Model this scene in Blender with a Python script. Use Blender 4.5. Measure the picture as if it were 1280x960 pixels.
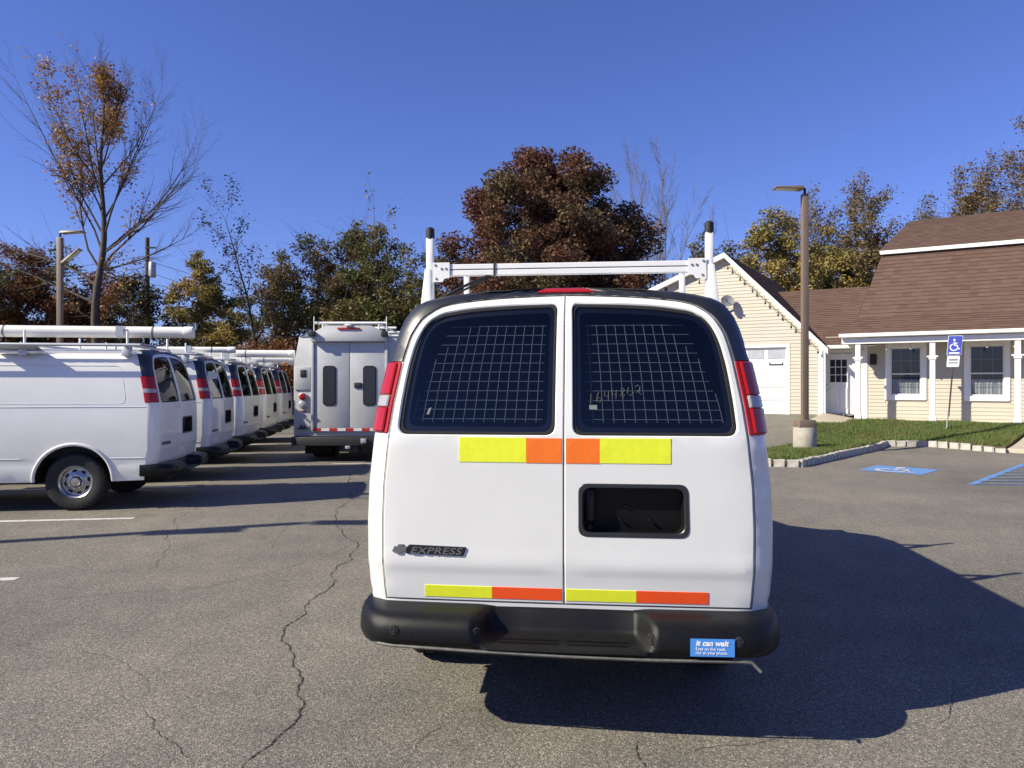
import bpy, bmesh, math, random
import numpy as np
from mathutils import Vector, Matrix
from mathutils.geometry import delaunay_2d_cdt
random.seed(7); rng = np.random.default_rng(7)
R = math.radians
for o in list(bpy.data.objects): bpy.data.objects.remove(o)
scene = bpy.context.scene
COL = scene.collection

# ------------------------------------------------------------------ camera, sky, sun, exposure
F, CX, HY, CH = 920.0, 640.0, 481.0, 1.69          # focal length (px of a 1280 wide frame), centre, horizon, eye height
cam_d = bpy.data.cameras.new('camera'); cam = bpy.data.objects.new('camera', cam_d); COL.objects.link(cam)
cam.location = (0, 0, CH); cam.rotation_euler = (R(90) + math.atan((HY - 480) / F), 0, 0)
cam_d.sensor_width = 36; cam_d.lens = F / 1280 * 36; cam_d.clip_start = .05; cam_d.clip_end = 3000
scene.camera = cam
SUN_AZ, SUN_EL = 20.0, 36.0                        # light travels along +X, turned 20 deg away from the camera
sd = Vector((math.cos(R(SUN_AZ)) * math.cos(R(SUN_EL)), math.sin(R(SUN_AZ)) * math.cos(R(SUN_EL)), -math.sin(R(SUN_EL))))
w = bpy.data.worlds.new('World'); scene.world = w; w.use_nodes = True
nt = w.node_tree; nt.nodes.clear()
sky = nt.nodes.new('ShaderNodeTexSky'); sky.sky_type = 'NISHITA'; sky.sun_disc = False
sky.sun_elevation = R(SUN_EL); sky.sun_rotation = math.atan2(-sd.x, -sd.y)
sky.air_density = 1.0; sky.dust_density = .25; sky.ozone_density = 3.5; sky.altitude = 50
tint = nt.nodes.new('ShaderNodeMix'); tint.data_type = 'RGBA'; tint.blend_type = 'MULTIPLY'; tint.inputs[0].default_value = 1; tint.inputs[7].default_value = (.91, .955, 1.62, 1)   # white balance of the whole sky
bg = nt.nodes.new('ShaderNodeBackground'); bg.inputs['Strength'].default_value = .060
wo = nt.nodes.new('ShaderNodeOutputWorld')
nt.links.new(sky.outputs[0], tint.inputs[6]); nt.links.new(tint.outputs[2], bg.inputs[0]); nt.links.new(bg.outputs[0], wo.inputs[0])
sl = bpy.data.lights.new('sun', 'SUN'); sl.energy = 5.0; sl.angle = R(.53); sl.color = (1, .93, .73)
so = bpy.data.objects.new('sun', sl); COL.objects.link(so); so.rotation_euler = sd.to_track_quat('-Z', 'Y').to_euler()
so.location = (-30, -12, 30)
vs = scene.view_settings; vs.view_transform = 'Standard'; vs.look = 'None'; vs.exposure = .66; vs.gamma = 1
vs.use_curve_mapping = False

# ------------------------------------------------------------------ materials
MATS = {}
def new_mat(name):
    m = bpy.data.materials.new(name); m.use_nodes = True; MATS[name] = m
    return m, m.node_tree, m.node_tree.nodes['Principled BSDF']
def N(t, typ, **kw):
    n = t.nodes.new(typ)
    for k, v in kw.items():
        if k in n.inputs.keys() if isinstance(k, str) else False: n.inputs[k].default_value = v
        else: setattr(n, k, v)
    return n
def c4(c): return (c[0], c[1], c[2], 1)
def mat(name, col, rough=.5, metal=0, var=0, scale=6, coat=0, bump=0, bscale=60, spec=.5, dirt=None):
    m, t, b = new_mat(name)
    b.inputs['Roughness'].default_value = rough; b.inputs['Metallic'].default_value = metal
    b.inputs['Coat Weight'].default_value = coat; b.inputs['Coat Roughness'].default_value = .06
    b.inputs['Specular IOR Level'].default_value = spec
    b.inputs['Base Color'].default_value = c4(col)
    tc = N(t, 'ShaderNodeTexCoord')
    if var:
        n = N(t, 'ShaderNodeTexNoise', Scale=scale, Detail=6.0, Roughness=.65)
        t.links.new(tc.outputs['Object'], n.inputs['Vector'])
        r = N(t, 'ShaderNodeValToRGB'); e = r.color_ramp.elements
        e[0].position = .3; e[1].position = .72
        d = dirt or tuple(x * (1 - var) for x in col)
        e[0].color = c4(d); e[1].color = c4(tuple(min(1, x * (1 + var * .3)) for x in col))
        t.links.new(n.outputs['Fac'], r.inputs['Fac']); t.links.new(r.outputs[0], b.inputs['Base Color'])
    if bump:
        n = N(t, 'ShaderNodeTexNoise', Scale=bscale, Detail=4.0)
        t.links.new(tc.outputs['Object'], n.inputs['Vector'])
        bp = N(t, 'ShaderNodeBump', Strength=bump, Distance=.01)
        t.links.new(n.outputs['Fac'], bp.inputs['Height']); t.links.new(bp.outputs[0], b.inputs['Normal'])
    return m
mat('paint', (.70, .70, .685), .38, var=.06, scale=2.2, coat=.6)
mat('paint_old', (.74, .75, .76), .4, var=.10, scale=3, coat=.15)
mat('truck_alu', (.47, .475, .485), .5, var=.12, scale=4)
mat('truck_dark', (.02, .021, .024), .6, var=.3)
mat('gloss_black', (.010, .011, .014), .42, spec=.9, var=.25, scale=9)
mat('seal', (.006, .006, .007), .8)
mat('bumper', (.008, .0082, .009), .40, var=.4, scale=7, bump=.2, bscale=350, spec=.22)
mat('rubber', (.013, .013, .014), .75, var=.3, scale=14, bump=.3, bscale=120)
mat('steel_rim', (.42, .42, .42), .33, metal=.85, var=.25, scale=12)
mat('chrome', (.6, .6, .6), .18, metal=1)
mat('rack_white', (.80, .80, .79), .35, var=.06, scale=9)
mat('strip', (.13, .125, .115), .5, var=.5, scale=30)
mat('galv', (.5, .51, .53), .45, metal=.5, var=.2)
mat('cable', (.012, .012, .012), .6)
mat('tape_yellow', (.75, .80, .03), .45, var=.08, scale=30)
mat('tape_orange', (.85, .17, .012), .45, var=.08, scale=30)
mat('tape_red', (.85, .085, .012), .45, var=.08, scale=30)
mat('tape_truck_red', (.45, .02, .02), .4)
mat('tape_truck_white', (.7, .7, .7), .4)
mat('sticker_blue', (.07, .27, .72), .4)
mat('white_ink', (.85, .86, .88), .5)
mat('badge_grey', (.20, .21, .22), .3, metal=.6)
mat('badge_black', (.012, .012, .013), .3)
mat('pen_ink', (.14, .14, .085), .6)
mat('wire', (.42, .46, .50), .45)
mat('interior', (.012, .014, .018), .9)
mat('label_grey', (.16, .18, .18), .7)
mat('board', (.62, .66, .60), .8)
mat('clear_lens', (.36, .34, .34), .12, coat=.6, var=.15, scale=60)
mat('amber', (.7, .2, .02), .3)
mat('pvc', (.80, .78, .72), .4, var=.10, scale=3)
mat('pole_brown', (.175, .13, .095), .5, var=.15, scale=5)
mat('lamp_lens', (.5, .5, .45), .25)
mat('concrete', (.40, .37, .31), .85, var=.30, scale=5, bump=.3, bscale=60)
mat('walk', (.46, .40, .31), .85, var=.2, scale=3, bump=.2)
mat('granite', (.46, .43, .38), .85, var=.35, scale=6, bump=.5, bscale=40)
mat('white_trim', (.80, .79, .77), .5, var=.06, scale=4)
mat('door_white', (.80, .79, .77), .45, var=.04)
mat('siding', (.50, .455, .375), .6, var=.07, scale=1.5)
mat('foundation', (.40, .36, .3), .9, var=.2)
mat('room_dark', (.02, .022, .026), .9)
mat('curtain', (.50, .51, .53), .9, var=.15, scale=10)
mat('sign_blue', (.07, .09, .48), .4)
mat('post_green', (.07, .055, .045), .6, var=.4, scale=20)
mat('dish_grey', (.17, .175, .19), .5)
mat('road_white', (.62, .61, .58), .8, var=.30, scale=14, dirt=(.33, .31, .29))
mat('road_blue', (.07, .24, .62), .8, var=.35, scale=13, dirt=(.13, .19, .30))
mat('road_blue_worn', (.09, .20, .42), .8, var=.5, scale=16, dirt=(.12, .14, .18))
mat('crack', (.035, .032, .028), .95, var=.3)
mat('bark', (.085, .068, .055), .9, var=.4, scale=5, bump=.6, bscale=25)
mat('bark_grey', (.16, .14, .12), .9, var=.4, scale=5)
mat('wood_pole', (.12, .095, .075), .9, var=.35, scale=4)
mat('soil', (.12, .085, .05), .95, var=.5, scale=2.5)
mat('bulb', (.03, .03, .03), .4)

def glass_mat(name, tint, ior=1.5, rough=.015):
    m, t, b = new_mat(name); t.nodes.remove(b)
    out = [n for n in t.nodes if n.type == 'OUTPUT_MATERIAL'][0]
    tr = N(t, 'ShaderNodeBsdfTransparent'); tr.inputs[0].default_value = c4(tint)
    gl = N(t, 'ShaderNodeBsdfGlossy'); gl.inputs['Roughness'].default_value = rough
    g = N(t, 'ShaderNodeNewGeometry'); dt = N(t, 'ShaderNodeVectorMath', operation='DOT_PRODUCT'); t.links.new(g.outputs['Normal'], dt.inputs[0]); t.links.new(g.outputs['Incoming'], dt.inputs[1])
    def mth(op, a, b=None):
        n = N(t, 'ShaderNodeMath', operation=op)
        for k_, x in enumerate((a, b)):
            if x is None: continue
            if isinstance(x, (int, float)): n.inputs[k_].default_value = x
            else: t.links.new(x, n.inputs[k_])
        return n
    f0 = ((ior - 1) / (ior + 1)) ** 2                                  # same reflectance from both sides of the pane
    fr = mth('ADD', mth('MULTIPLY', mth('POWER', mth('SUBTRACT', 1., mth('ABSOLUTE', dt.outputs['Value']).outputs[0]).outputs[0], 5.).outputs[0], 1 - f0).outputs[0], f0)
    mx = N(t, 'ShaderNodeMixShader'); m.use_transparent_shadow = True
    t.links.new(fr.outputs[0], mx.inputs[0]); t.links.new(tr.outputs[0], mx.inputs[1]); t.links.new(gl.outputs[0], mx.inputs[2])
    t.links.new(mx.outputs[0], out.inputs[0]); return m
glass_mat('van_glass', (.40, .43, .46), 1.6)
glass_mat('house_glass', (.82, .84, .86), 1.5)
def red_lens():
    m, t, b = new_mat('red_lens')
    tc = N(t, 'ShaderNodeTexCoord'); wv = N(t, 'ShaderNodeTexWave', Scale=55.0, Distortion=.4); wv.bands_direction = 'Z'
    t.links.new(tc.outputs['Object'], wv.inputs['Vector'])
    r = N(t, 'ShaderNodeValToRGB'); r.color_ramp.elements[0].color = (.26, .004, .002, 1); r.color_ramp.elements[1].color = (.42, .010, .004, 1)
    t.links.new(wv.outputs['Fac'], r.inputs[0]); t.links.new(r.outputs[0], b.inputs['Base Color'])
    b.inputs['Roughness'].default_value = .22; b.inputs['Coat Weight'].default_value = .25; b.inputs['Coat Roughness'].default_value = .04
    b.inputs['Subsurface Weight'].default_value = .0
red_lens()
def asphalt_mat():
    m, t, b = new_mat('asphalt')
    tc = N(t, 'ShaderNodeTexCoord'); L = t.links.new
    def noise(s, d=4.0, r=.6):
        n = N(t, 'ShaderNodeTexNoise', Scale=s, Detail=d, Roughness=r); L(tc.outputs['Object'], n.inputs['Vector']); return n
    def ramp(src, p0, c0, p1, c1):
        r = N(t, 'ShaderNodeValToRGB'); e = r.color_ramp.elements
        e[0].position, e[1].position = p0, p1; e[0].color = c4(c0); e[1].color = c4(c1); L(src, r.inputs[0]); return r
    def mix(a, b_, f, mode='MULTIPLY'):
        x = N(t, 'ShaderNodeMix'); x.data_type = 'RGBA'; x.blend_type = mode; x.inputs[0].default_value = f
        L(a, x.inputs[6]); L(b_, x.inputs[7]); return x.outputs[2]
    vo = N(t, 'ShaderNodeTexVoronoi', Scale=165.0); L(tc.outputs['Object'], vo.inputs['Vector'])
    agg = N(t, 'ShaderNodeSeparateColor'); L(vo.outputs['Color'], agg.inputs[0])
    base = ramp(agg.outputs[0], .0, (.095, .088, .076), 1, (.45, .415, .36))
    e = base.color_ramp.elements.new(.62); e.color = (.20, .185, .16, 1)
    e = base.color_ramp.elements.new(.93); e.color = (.30, .278, .24, 1)
    big = ramp(noise(.28, 5, .6).outputs['Fac'], .3, (.70, .70, .72), .7, (1.16, 1.13, 1.09))
    mid = ramp(noise(2.3, 6, .7).outputs['Fac'], .3, (.84, .84, .85), .7, (1.1, 1.09, 1.07))
    fine = ramp(noise(45, 3, .7).outputs['Fac'], .35, (.6, .6, .6), .65, (1.22, 1.22, 1.22))
    x = mix(mix(mix(base.outputs[0], big.outputs[0], 1), mid.outputs[0], 1), fine.outputs[0], .8)
    st = noise(.9, 3, .5)                                            # old oil drips
    oil = ramp(st.outputs['Fac'], .66, (1, 1, 1), .75, (.72, .71, .70)); x = mix(x, oil.outputs[0], .8)
    L(x, b.inputs['Base Color']); b.inputs['Roughness'].default_value = .85; b.inputs['Specular IOR Level'].default_value = .3
    bp = N(t, 'ShaderNodeBump', Strength=.6, Distance=.004); L(vo.outputs['Distance'], bp.inputs['Height']); bp.invert = True
    L(bp.outputs[0], b.inputs['Normal'])
asphalt_mat()
def leaf_mat(name, cols, patch=None, trans=.3, pscale=.35, rough=.55):
    """colour differs leaf by leaf (one random value per leaf) and drifts over the crown"""
    m, t, b = new_mat(name); L = t.links.new
    out = [n for n in t.nodes if n.type == 'OUTPUT_MATERIAL'][0]
    g = N(t, 'ShaderNodeNewGeometry'); r = N(t, 'ShaderNodeValToRGB'); e = r.color_ramp.elements
    while len(e) > 1: e.remove(e[-1])
    for i, c in enumerate(cols):
        q = e[0] if i == 0 else e.new(i / max(1, len(cols) - 1)); q.position = i / max(1, len(cols) - 1); q.color = c4(c)
    L(g.outputs['Random Per Island'], r.inputs[0]); col = r.outputs[0]
    if patch:
        tc = N(t, 'ShaderNodeTexCoord'); n = N(t, 'ShaderNodeTexNoise', Scale=pscale, Detail=3.0); L(tc.outputs['Object'], n.inputs['Vector'])
        rr = N(t, 'ShaderNodeValToRGB'); rr.color_ramp.elements[0].position = .42; rr.color_ramp.elements[1].position = .58
        L(n.outputs['Fac'], rr.inputs[0]); r2 = N(t, 'ShaderNodeValToRGB'); e2 = r2.color_ramp.elements
        e2[0].color = c4(patch[0]); e2[1].color = c4(patch[1]); L(g.outputs['Random Per Island'], r2.inputs[0])
        x = N(t, 'ShaderNodeMix'); x.data_type = 'RGBA'; L(rr.outputs[0], x.inputs[0]); L(col, x.inputs[6]); L(r2.outputs[0], x.inputs[7]); col = x.outputs[2]
    L(col, b.inputs['Base Color']); b.inputs['Roughness'].default_value = rough; b.inputs['Specular IOR Level'].default_value = .3
    tl = N(t, 'ShaderNodeBsdfTranslucent'); L(col, tl.inputs[0]); mx = N(t, 'ShaderNodeMixShader'); mx.inputs[0].default_value = trans
    L(b.outputs[0], mx.inputs[1]); L(tl.outputs[0], mx.inputs[2]); L(mx.outputs[0], out.inputs[0])
leaf_mat('leaf_pear', [(.045, .036, .018), (.115, .080, .042), (.17, .115, .06), (.13, .10, .05)], [(.085, .032, .022), (.19, .085, .05)], pscale=.45)
leaf_mat('leaf_oak', [(.22, .10, .028), (.34, .17, .045), (.40, .24, .08), (.26, .16, .06)])
leaf_mat('leaf_orange', [(0.200, 0.094, 0.025), (0.325, 0.150, 0.037), (0.375, 0.213, 0.062), (0.250, 0.150, 0.050)])
leaf_mat('leaf_yellow', [(.32, .23, .07), (.44, .32, .09), (.30, .23, .075), (.40, .25, .08)], [(.15, .145, .05), (.27, .22, .07)])
leaf_mat('leaf_brown', [(0.076, 0.054, 0.031), (0.170, 0.111, 0.051), (0.221, 0.128, 0.060), (0.119, 0.102, 0.043)], [(0.085, 0.093, 0.034), (0.153, 0.145, 0.051)])
leaf_mat('leaf_green', [(0.045, 0.063, 0.019), (0.090, 0.112, 0.030), (0.135, 0.143, 0.045), (0.068, 0.083, 0.027)], [(0.135, 0.112, 0.038), (0.180, 0.128, 0.045)])
leaf_mat('leaf_dark', [(0.027, 0.033, 0.018), (0.060, 0.063, 0.030), (0.083, 0.060, 0.033)])
leaf_mat('leaf_rust', [(0.150, 0.053, 0.022), (0.240, 0.090, 0.033), (0.180, 0.105, 0.038), (0.105, 0.045, 0.022)])
leaf_mat('leaf_sparse', [(0.095, 0.076, 0.038), (0.171, 0.133, 0.057), (0.247, 0.152, 0.067), (0.133, 0.123, 0.057)])
leaf_mat('grass', [(.07, .12, .028), (.11, .18, .04), (.15, .20, .055), (.22, .21, .09)], [(.11, .15, .04), (.19, .20, .07)], pscale=1.2)
leaf_mat('shingle', [(.092, .055, .043), (.108, .066, .052), (.120, .074, .058), (.098, .059, .046)], trans=0.0, rough=.9)

# ------------------------------------------------------------------ mesh helpers
def finish(name, me, material, parent=None, smooth=35):
    if smooth:
        me.shade_smooth()
        try: me.set_sharp_from_angle(angle=R(smooth))
        except Exception: pass
    me.materials.append(MATS[material])
    o = bpy.data.objects.new(name, me); COL.objects.link(o)
    if parent: o.parent = parent
    return o
class MB:
    def __init__(s): s.v = []; s.f = []
    def add(s, vs_, fs):
        k = len(s.v); s.v += [tuple(p) for p in vs_]; s.f += [tuple(i + k for i in f) for f in fs]; return s
    def box(s, c, d, M=None):
        x, y, z = d[0] / 2, d[1] / 2, d[2] / 2
        P = [Vector((sx * x, sy * y, sz * z)) for sz in (-1, 1) for sy in (-1, 1) for sx in (-1, 1)]
        if M: P = [M @ p for p in P]
        c = Vector(c)
        return s.add([p + c for p in P], [(0, 2, 3, 1), (4, 5, 7, 6), (0, 1, 5, 4), (2, 6, 7, 3), (0, 4, 6, 2), (1, 3, 7, 5)])
    def bx(s, x0, x1, y0, y1, z0, z1): return s.box(((x0 + x1) / 2, (y0 + y1) / 2, (z0 + z1) / 2), (x1 - x0, y1 - y0, z1 - z0))
    def tube(s, pts, r, n=8, cap=True, square=False):
        pts = [Vector(p) for p in pts]; rs = r if isinstance(r, (list, tuple)) else [r] * len(pts)
        k0 = len(s.v); up = None
        for i, p in enumerate(pts):
            t = (pts[min(i + 1, len(pts) - 1)] - pts[max(i - 1, 0)]).normalized()
            if up is None:
                up = Vector((0, 0, 1)) if abs(t.z) < .9 else Vector((0, 1, 0))
            a = t.cross(up).normalized(); b = a.cross(t).normalized(); up = b
            for q in range(n):
                th = 2 * math.pi * (q + (.5 if square else 0)) / n
                s.v.append(tuple(p + (a * math.cos(th) + b * math.sin(th)) * rs[i]))
        for i in range(len(pts) - 1):
            for q in range(n):
                A = k0 + i * n + q; B = k0 + i * n + (q + 1) % n
                s.f.append((A, A + n, B + n, B))
        if cap:
            s.f.append(tuple(k0 + q for q in range(n))); e = k0 + (len(pts) - 1) * n
            s.f.append(tuple(e + q for q in reversed(range(n))))
        return s
    def lathe(s, prof, n=32, M=None, radf=None):
        """profile of (r, h); turned about local Z"""
        k0 = len(s.v)
        for i, (r, h) in enumerate(prof):
            for q in range(n):
                th = 2 * math.pi * q / n; rr = r + (radf(i, q) if radf else 0)
                p = Vector((rr * math.cos(th), rr * math.sin(th), h)); s.v.append(tuple(M @ p if M else p))
        for i in range(len(prof) - 1):
            for q in range(n):
                A = k0 + i * n + q; B = k0 + i * n + (q + 1) % n; s.f.append((A, B, B + n, A + n))
        return s
    def disc(s, c, nrm, r, n=20, ry=None, up=None):
        nrm = Vector(nrm).normalized(); u = Vector(up) if up else (Vector((0, 0, 1)) if abs(nrm.z) < .9 else Vector((0, 1, 0)))
        a = u.cross(nrm).normalized(); b = nrm.cross(a)
        return s.add([Vector(c) + a * r * math.cos(2 * math.pi * q / n) + b * (ry or r) * math.sin(2 * math.pi * q / n) for q in range(n)], [tuple(range(n))])
    def prism(s, poly, axis, h0, h1):
        """poly in the two other axes (x,y,z order), extruded along axis"""
        n = len(poly)
        def P(p, h): return {'x': (h, p[0], p[1]), 'y': (p[0], h, p[1]), 'z': (p[0], p[1], h)}[axis]
        return s.add([P(p, h0) for p in poly] + [P(p, h1) for p in poly],
                     [tuple(range(n)), tuple(reversed(range(n, 2 * n)))] + [(i, i + n, (i + 1) % n + n, (i + 1) % n) for i in range(n)])
    def mesh(s, bevel=0, seg=2, fix=True):
        me = bpy.data.meshes.new('m'); me.from_pydata(s.v, [], s.f)
        if bevel or fix:
            bm = bmesh.new(); bm.from_mesh(me)
            if fix: bmesh.ops.recalc_face_normals(bm, faces=bm.faces)
            if bevel:
                ed = [e for e in bm.edges if len(e.link_faces) == 2 and e.calc_face_angle(0) > .5]
                bmesh.ops.bevel(bm, geom=ed, offset=bevel, segments=seg, profile=.5, affect='EDGES', clamp_overlap=True)
            bm.to_mesh(me); bm.free()
        return me
    def build(s, name, material, parent=None, bevel=0, smooth=35, seg=2, fix=True):
        return finish(name, s.mesh(bevel, seg, fix), material, parent, smooth)
def tag(o, label=None, cat=None, group=None, kind=None):
    if label: o['label'] = label
    if cat: o['category'] = cat
    if group: o['group'] = group
    if kind: o['kind'] = kind
    return o
def empty(name, loc=(0, 0, 0), rz=0, label=None, cat=None, group=None):
    o = bpy.data.objects.new(name, None); COL.objects.link(o); o.location = loc; o.rotation_euler = (0, 0, rz); o.empty_display_size = .2
    return tag(o, label, cat, group)
def copy_tree(o, parent=None):
    c = o.copy(); COL.objects.link(c); c.parent = parent
    for ch in list(o.children): copy_tree(ch, c)
    return c
def interp(x, tab):
    if x <= tab[0][0]: return tab[0][1]
    for (a, b), (c, d) in zip(tab, tab[1:]):
        if x <= c: return b + (d - b) * (x - a) / (c - a)
    return tab[-1][1]
def G(px, py, z=0.):
    d = (CH - z) * F / (py - HY); return Vector(((px - CX) / F * d, d, z))
def A(px, py, d): return Vector(((px - CX) / F * d, d, CH + (HY - py) / F * d))
def round_poly(pts, r, n=5):
    out = []; m = len(pts); rs = r if isinstance(r, (list, tuple)) else [r] * m
    for i in range(m):
        p = Vector(pts[i]); a = Vector(pts[i - 1]) - p; b = Vector(pts[(i + 1) % m]) - p
        rr = min(rs[i], a.length * .48, b.length * .48)
        if rr < 1e-5: out.append(tuple(p)); continue
        A_ = p + a.normalized() * rr; B_ = p + b.normalized() * rr
        for k in range(n + 1):
            t = k / n; q = A_ * (1 - t) ** 2 + p * 2 * t * (1 - t) + B_ * t * t; out.append((q.x, q.y))
    return out
def area2(l): return sum(a[0] * b[1] - b[0] * a[1] for a, b in zip(l, l[1:] + l[:1]))
def dense(l, step):
    out = []
    for a, b in zip(l, l[1:] + l[:1]):
        k = max(1, int(math.hypot(b[0] - a[0], b[1] - a[1]) / step))
        out += [(a[0] + (b[0] - a[0]) * i / k, a[1] + (b[1] - a[1]) * i / k) for i in range(k)]
    return out
def inset(l, d):
    out = []; n = len(l)
    for i in range(n):
        a, p, b = Vector(l[i - 1]), Vector(l[i]), Vector(l[(i + 1) % n])
        e = ((p - a).normalized() + (b - p).normalized())
        e = e.normalized() if e.length > 1e-6 else Vector((1, 0)); out.append((p.x - e.y * d, p.y + e.x * d))
    return out
def inside(p, l):
    x, y = p; c = False; j = len(l) - 1
    for i in range(len(l)):
        if (l[i][1] > y) != (l[j][1] > y) and x < (l[j][0] - l[i][0]) * (y - l[i][1]) / (l[j][1] - l[i][1]) + l[i][0]: c = not c
        j = i
    return c
def near(p, l, d): return any((p[0] - q[0]) ** 2 + (p[1] - q[1]) ** 2 < d * d for q in l)
def panel(mb, loops, al, zl, surf, off=0., depth=.02, bev=.004, step=.05, flat=False):
    """sheet-metal panel: outline with holes laid on surf(a, z, offset); rolled edge of size bev, returned edge to -depth"""
    L = []
    for i, l in enumerate(loops):
        l = dense(l, step)
        if area2(l) < 0: l = l[::-1]
        L.append(l)
    T = [inset(l, bev if i == 0 else -bev) for i, l in enumerate(L)]
    pts = []; edges = []
    for l in T:
        k = len(pts); pts += l; edges += [(k + i, k + (i + 1) % len(l)) for i in range(len(l))]
    nb = len(pts)
    bound = list(pts)
    for a in al:
        for z in zl:
            p = (a, z)
            if inside(p, T[0]) and not any(inside(p, h) for h in T[1:]) and not near(p, bound, .012): pts.append(p)
    vo, eo, fo, ov, oe, of = delaunay_2d_cdt([Vector(p) for p in pts], edges, [], 2, 1e-6)
    ok = []
    for f in fo:
        c = (sum(vo[i].x for i in f) / 3, sum(vo[i].y for i in f) / 3)
        if inside(c, T[0]) and not any(inside(c, h) for h in T[1:]): ok.append(f)
    mb.add([surf(p.x, p.y, off) for p in vo], ok)
    if depth > 0:
        for l, t in zip(L, T):
            n = len(l); k = len(mb.v)
            mb.v += [tuple(surf(p[0], p[1], off)) for p in t] + [tuple(surf(p[0], p[1], off - bev)) for p in l] + [tuple(surf(p[0], p[1], off - depth)) for p in l]
            for rr in (0, 1):
                mb.f += [(k + rr * n + i, k + rr * n + (i + 1) % n, k + (rr + 1) * n + (i + 1) % n, k + (rr + 1) * n + i) for i in range(n)]
    return mb
def weld(me, d=2e-4):
    bm = bmesh.new(); bm.from_mesh(me); bmesh.ops.remove_doubles(bm, verts=bm.verts, dist=d)
    bmesh.ops.recalc_face_normals(bm, faces=bm.faces); bm.to_mesh(me); bm.free(); return me
def text_mesh(body, size, shear=0, extrude=.001, bold=0, align='LEFT', spacing=1.0):
    cu = bpy.data.curves.new('t', 'FONT'); cu.body = body; cu.size = size; cu.shear = shear; cu.extrude = extrude; cu.offset = bold
    cu.align_x = align; cu.space_character = spacing; cu.resolution_u = 3
    o = bpy.data.objects.new('t', cu); COL.objects.link(o)
    dg = bpy.context.evaluated_depsgraph_get(); me = bpy.data.meshes.new_from_object(o.evaluated_get(dg))
    bpy.data.objects.remove(o); bpy.data.curves.remove(cu); return me
def frange(a, b, n): return [a + (b - a) * i / (n - 1) for i in range(n)]

# ------------------------------------------------------------------ house frame (used for the slope of the ground, too)
HTH = R(31); HU = Vector((math.cos(HTH), -math.sin(HTH))); HV = Vector((math.sin(HTH), math.cos(HTH))); HW = Vector((10.85, 24.7))
def house_uv(x, y):
    p = Vector((x, y)) - HW; return p.dot(HU), p.dot(HV)
def house_xy(u, v): return HW + HU * u + HV * v
def sstep(t): t = max(0., min(1., t)); return t * t * (3 - 2 * t)
def ramp_z(x, y):
    u, v = house_uv(x, y)
    amp = .70 - .27 * sstep((u + .6) / 1.6)
    return amp * sstep((v + 5.6) / 4.8) * sstep((u + 13) / 4)

# ------------------------------------------------------------------ ground
def sheet(name, x0, x1, y0, y1, nx, ny, zf, material, parent=None):
    mb = MB(); xs = frange(x0, x1, nx); ys = frange(y0, y1, ny)
    mb.add([(x, y, zf(x, y)) for y in ys for x in xs], [(j * nx + i, j * nx + i + 1, (j + 1) * nx + i + 1, (j + 1) * nx + i) for j in range(ny - 1) for i in range(nx - 1)])
    return mb.build(name, material, parent, fix=False)
tag(sheet('ground', -600, 600, -300, 900, 41, 41, lambda x, y: -.06, 'soil'), kind='structure')
lot = tag(sheet('parking_lot', -38, 22, -14, 31, 121, 91, lambda x, y: ramp_z(x, y), 'asphalt'), kind='structure')

def ribbon(mb, pts, wid, z=.004, jitter=0, taper=False):
    """flat strip of paint or a crack on the ground along pts (x, y)"""
    n = len(pts); k = len(mb.v)
    for i, p in enumerate(pts):
        a = Vector(pts[max(0, i - 1)][:2]); b = Vector(pts[min(n - 1, i + 1)][:2]); t = (b - a).normalized(); q = Vector((-t.y, t.x))
        ww = wid * (1 + random.uniform(-jitter, jitter)) / 2
        if taper: ww *= max(.15, min(1, i / 4, (n - 1 - i) / 4))
        for s in (-1, 1):
            c = Vector(p[:2]) + q * ww * s; mb.v.append((c.x, c.y, ramp_z(c.x, c.y) + z))
    mb.f += [(k + 2 * i, k + 2 * i + 1, k + 2 * i + 3, k + 2 * i + 2) for i in range(n - 1)]
def line_pts(a, b, step=.4):
    a, b = Vector(a[:2]), Vector(b[:2]); k = max(1, int((b - a).length / step)); return [a.lerp(b, i / k) for i in range(k + 1)]
# parking stripes between the vans
ROWD = Vector((-.46, 2.82)); SDIR = Vector((.990, .139))
for i in range(-1, 6):
    e = Vector((-4.78, 9.31)) + ROWD * i * 1.03; mb = MB()
    ribbon(mb, line_pts(e, e - SDIR * 5.6), .11, .004, .06); mb.build('parking_stripe', 'road_white', lot, smooth=0)
for i in range(2, 6):
    e = Vector((-2.9, 9.9)) + ROWD * i * 1.03; mb = MB()
    ribbon(mb, line_pts(e, e + SDIR * 2.4), .11, .004, .06); mb.build('parking_stripe', 'road_white', lot, smooth=0)
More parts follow.
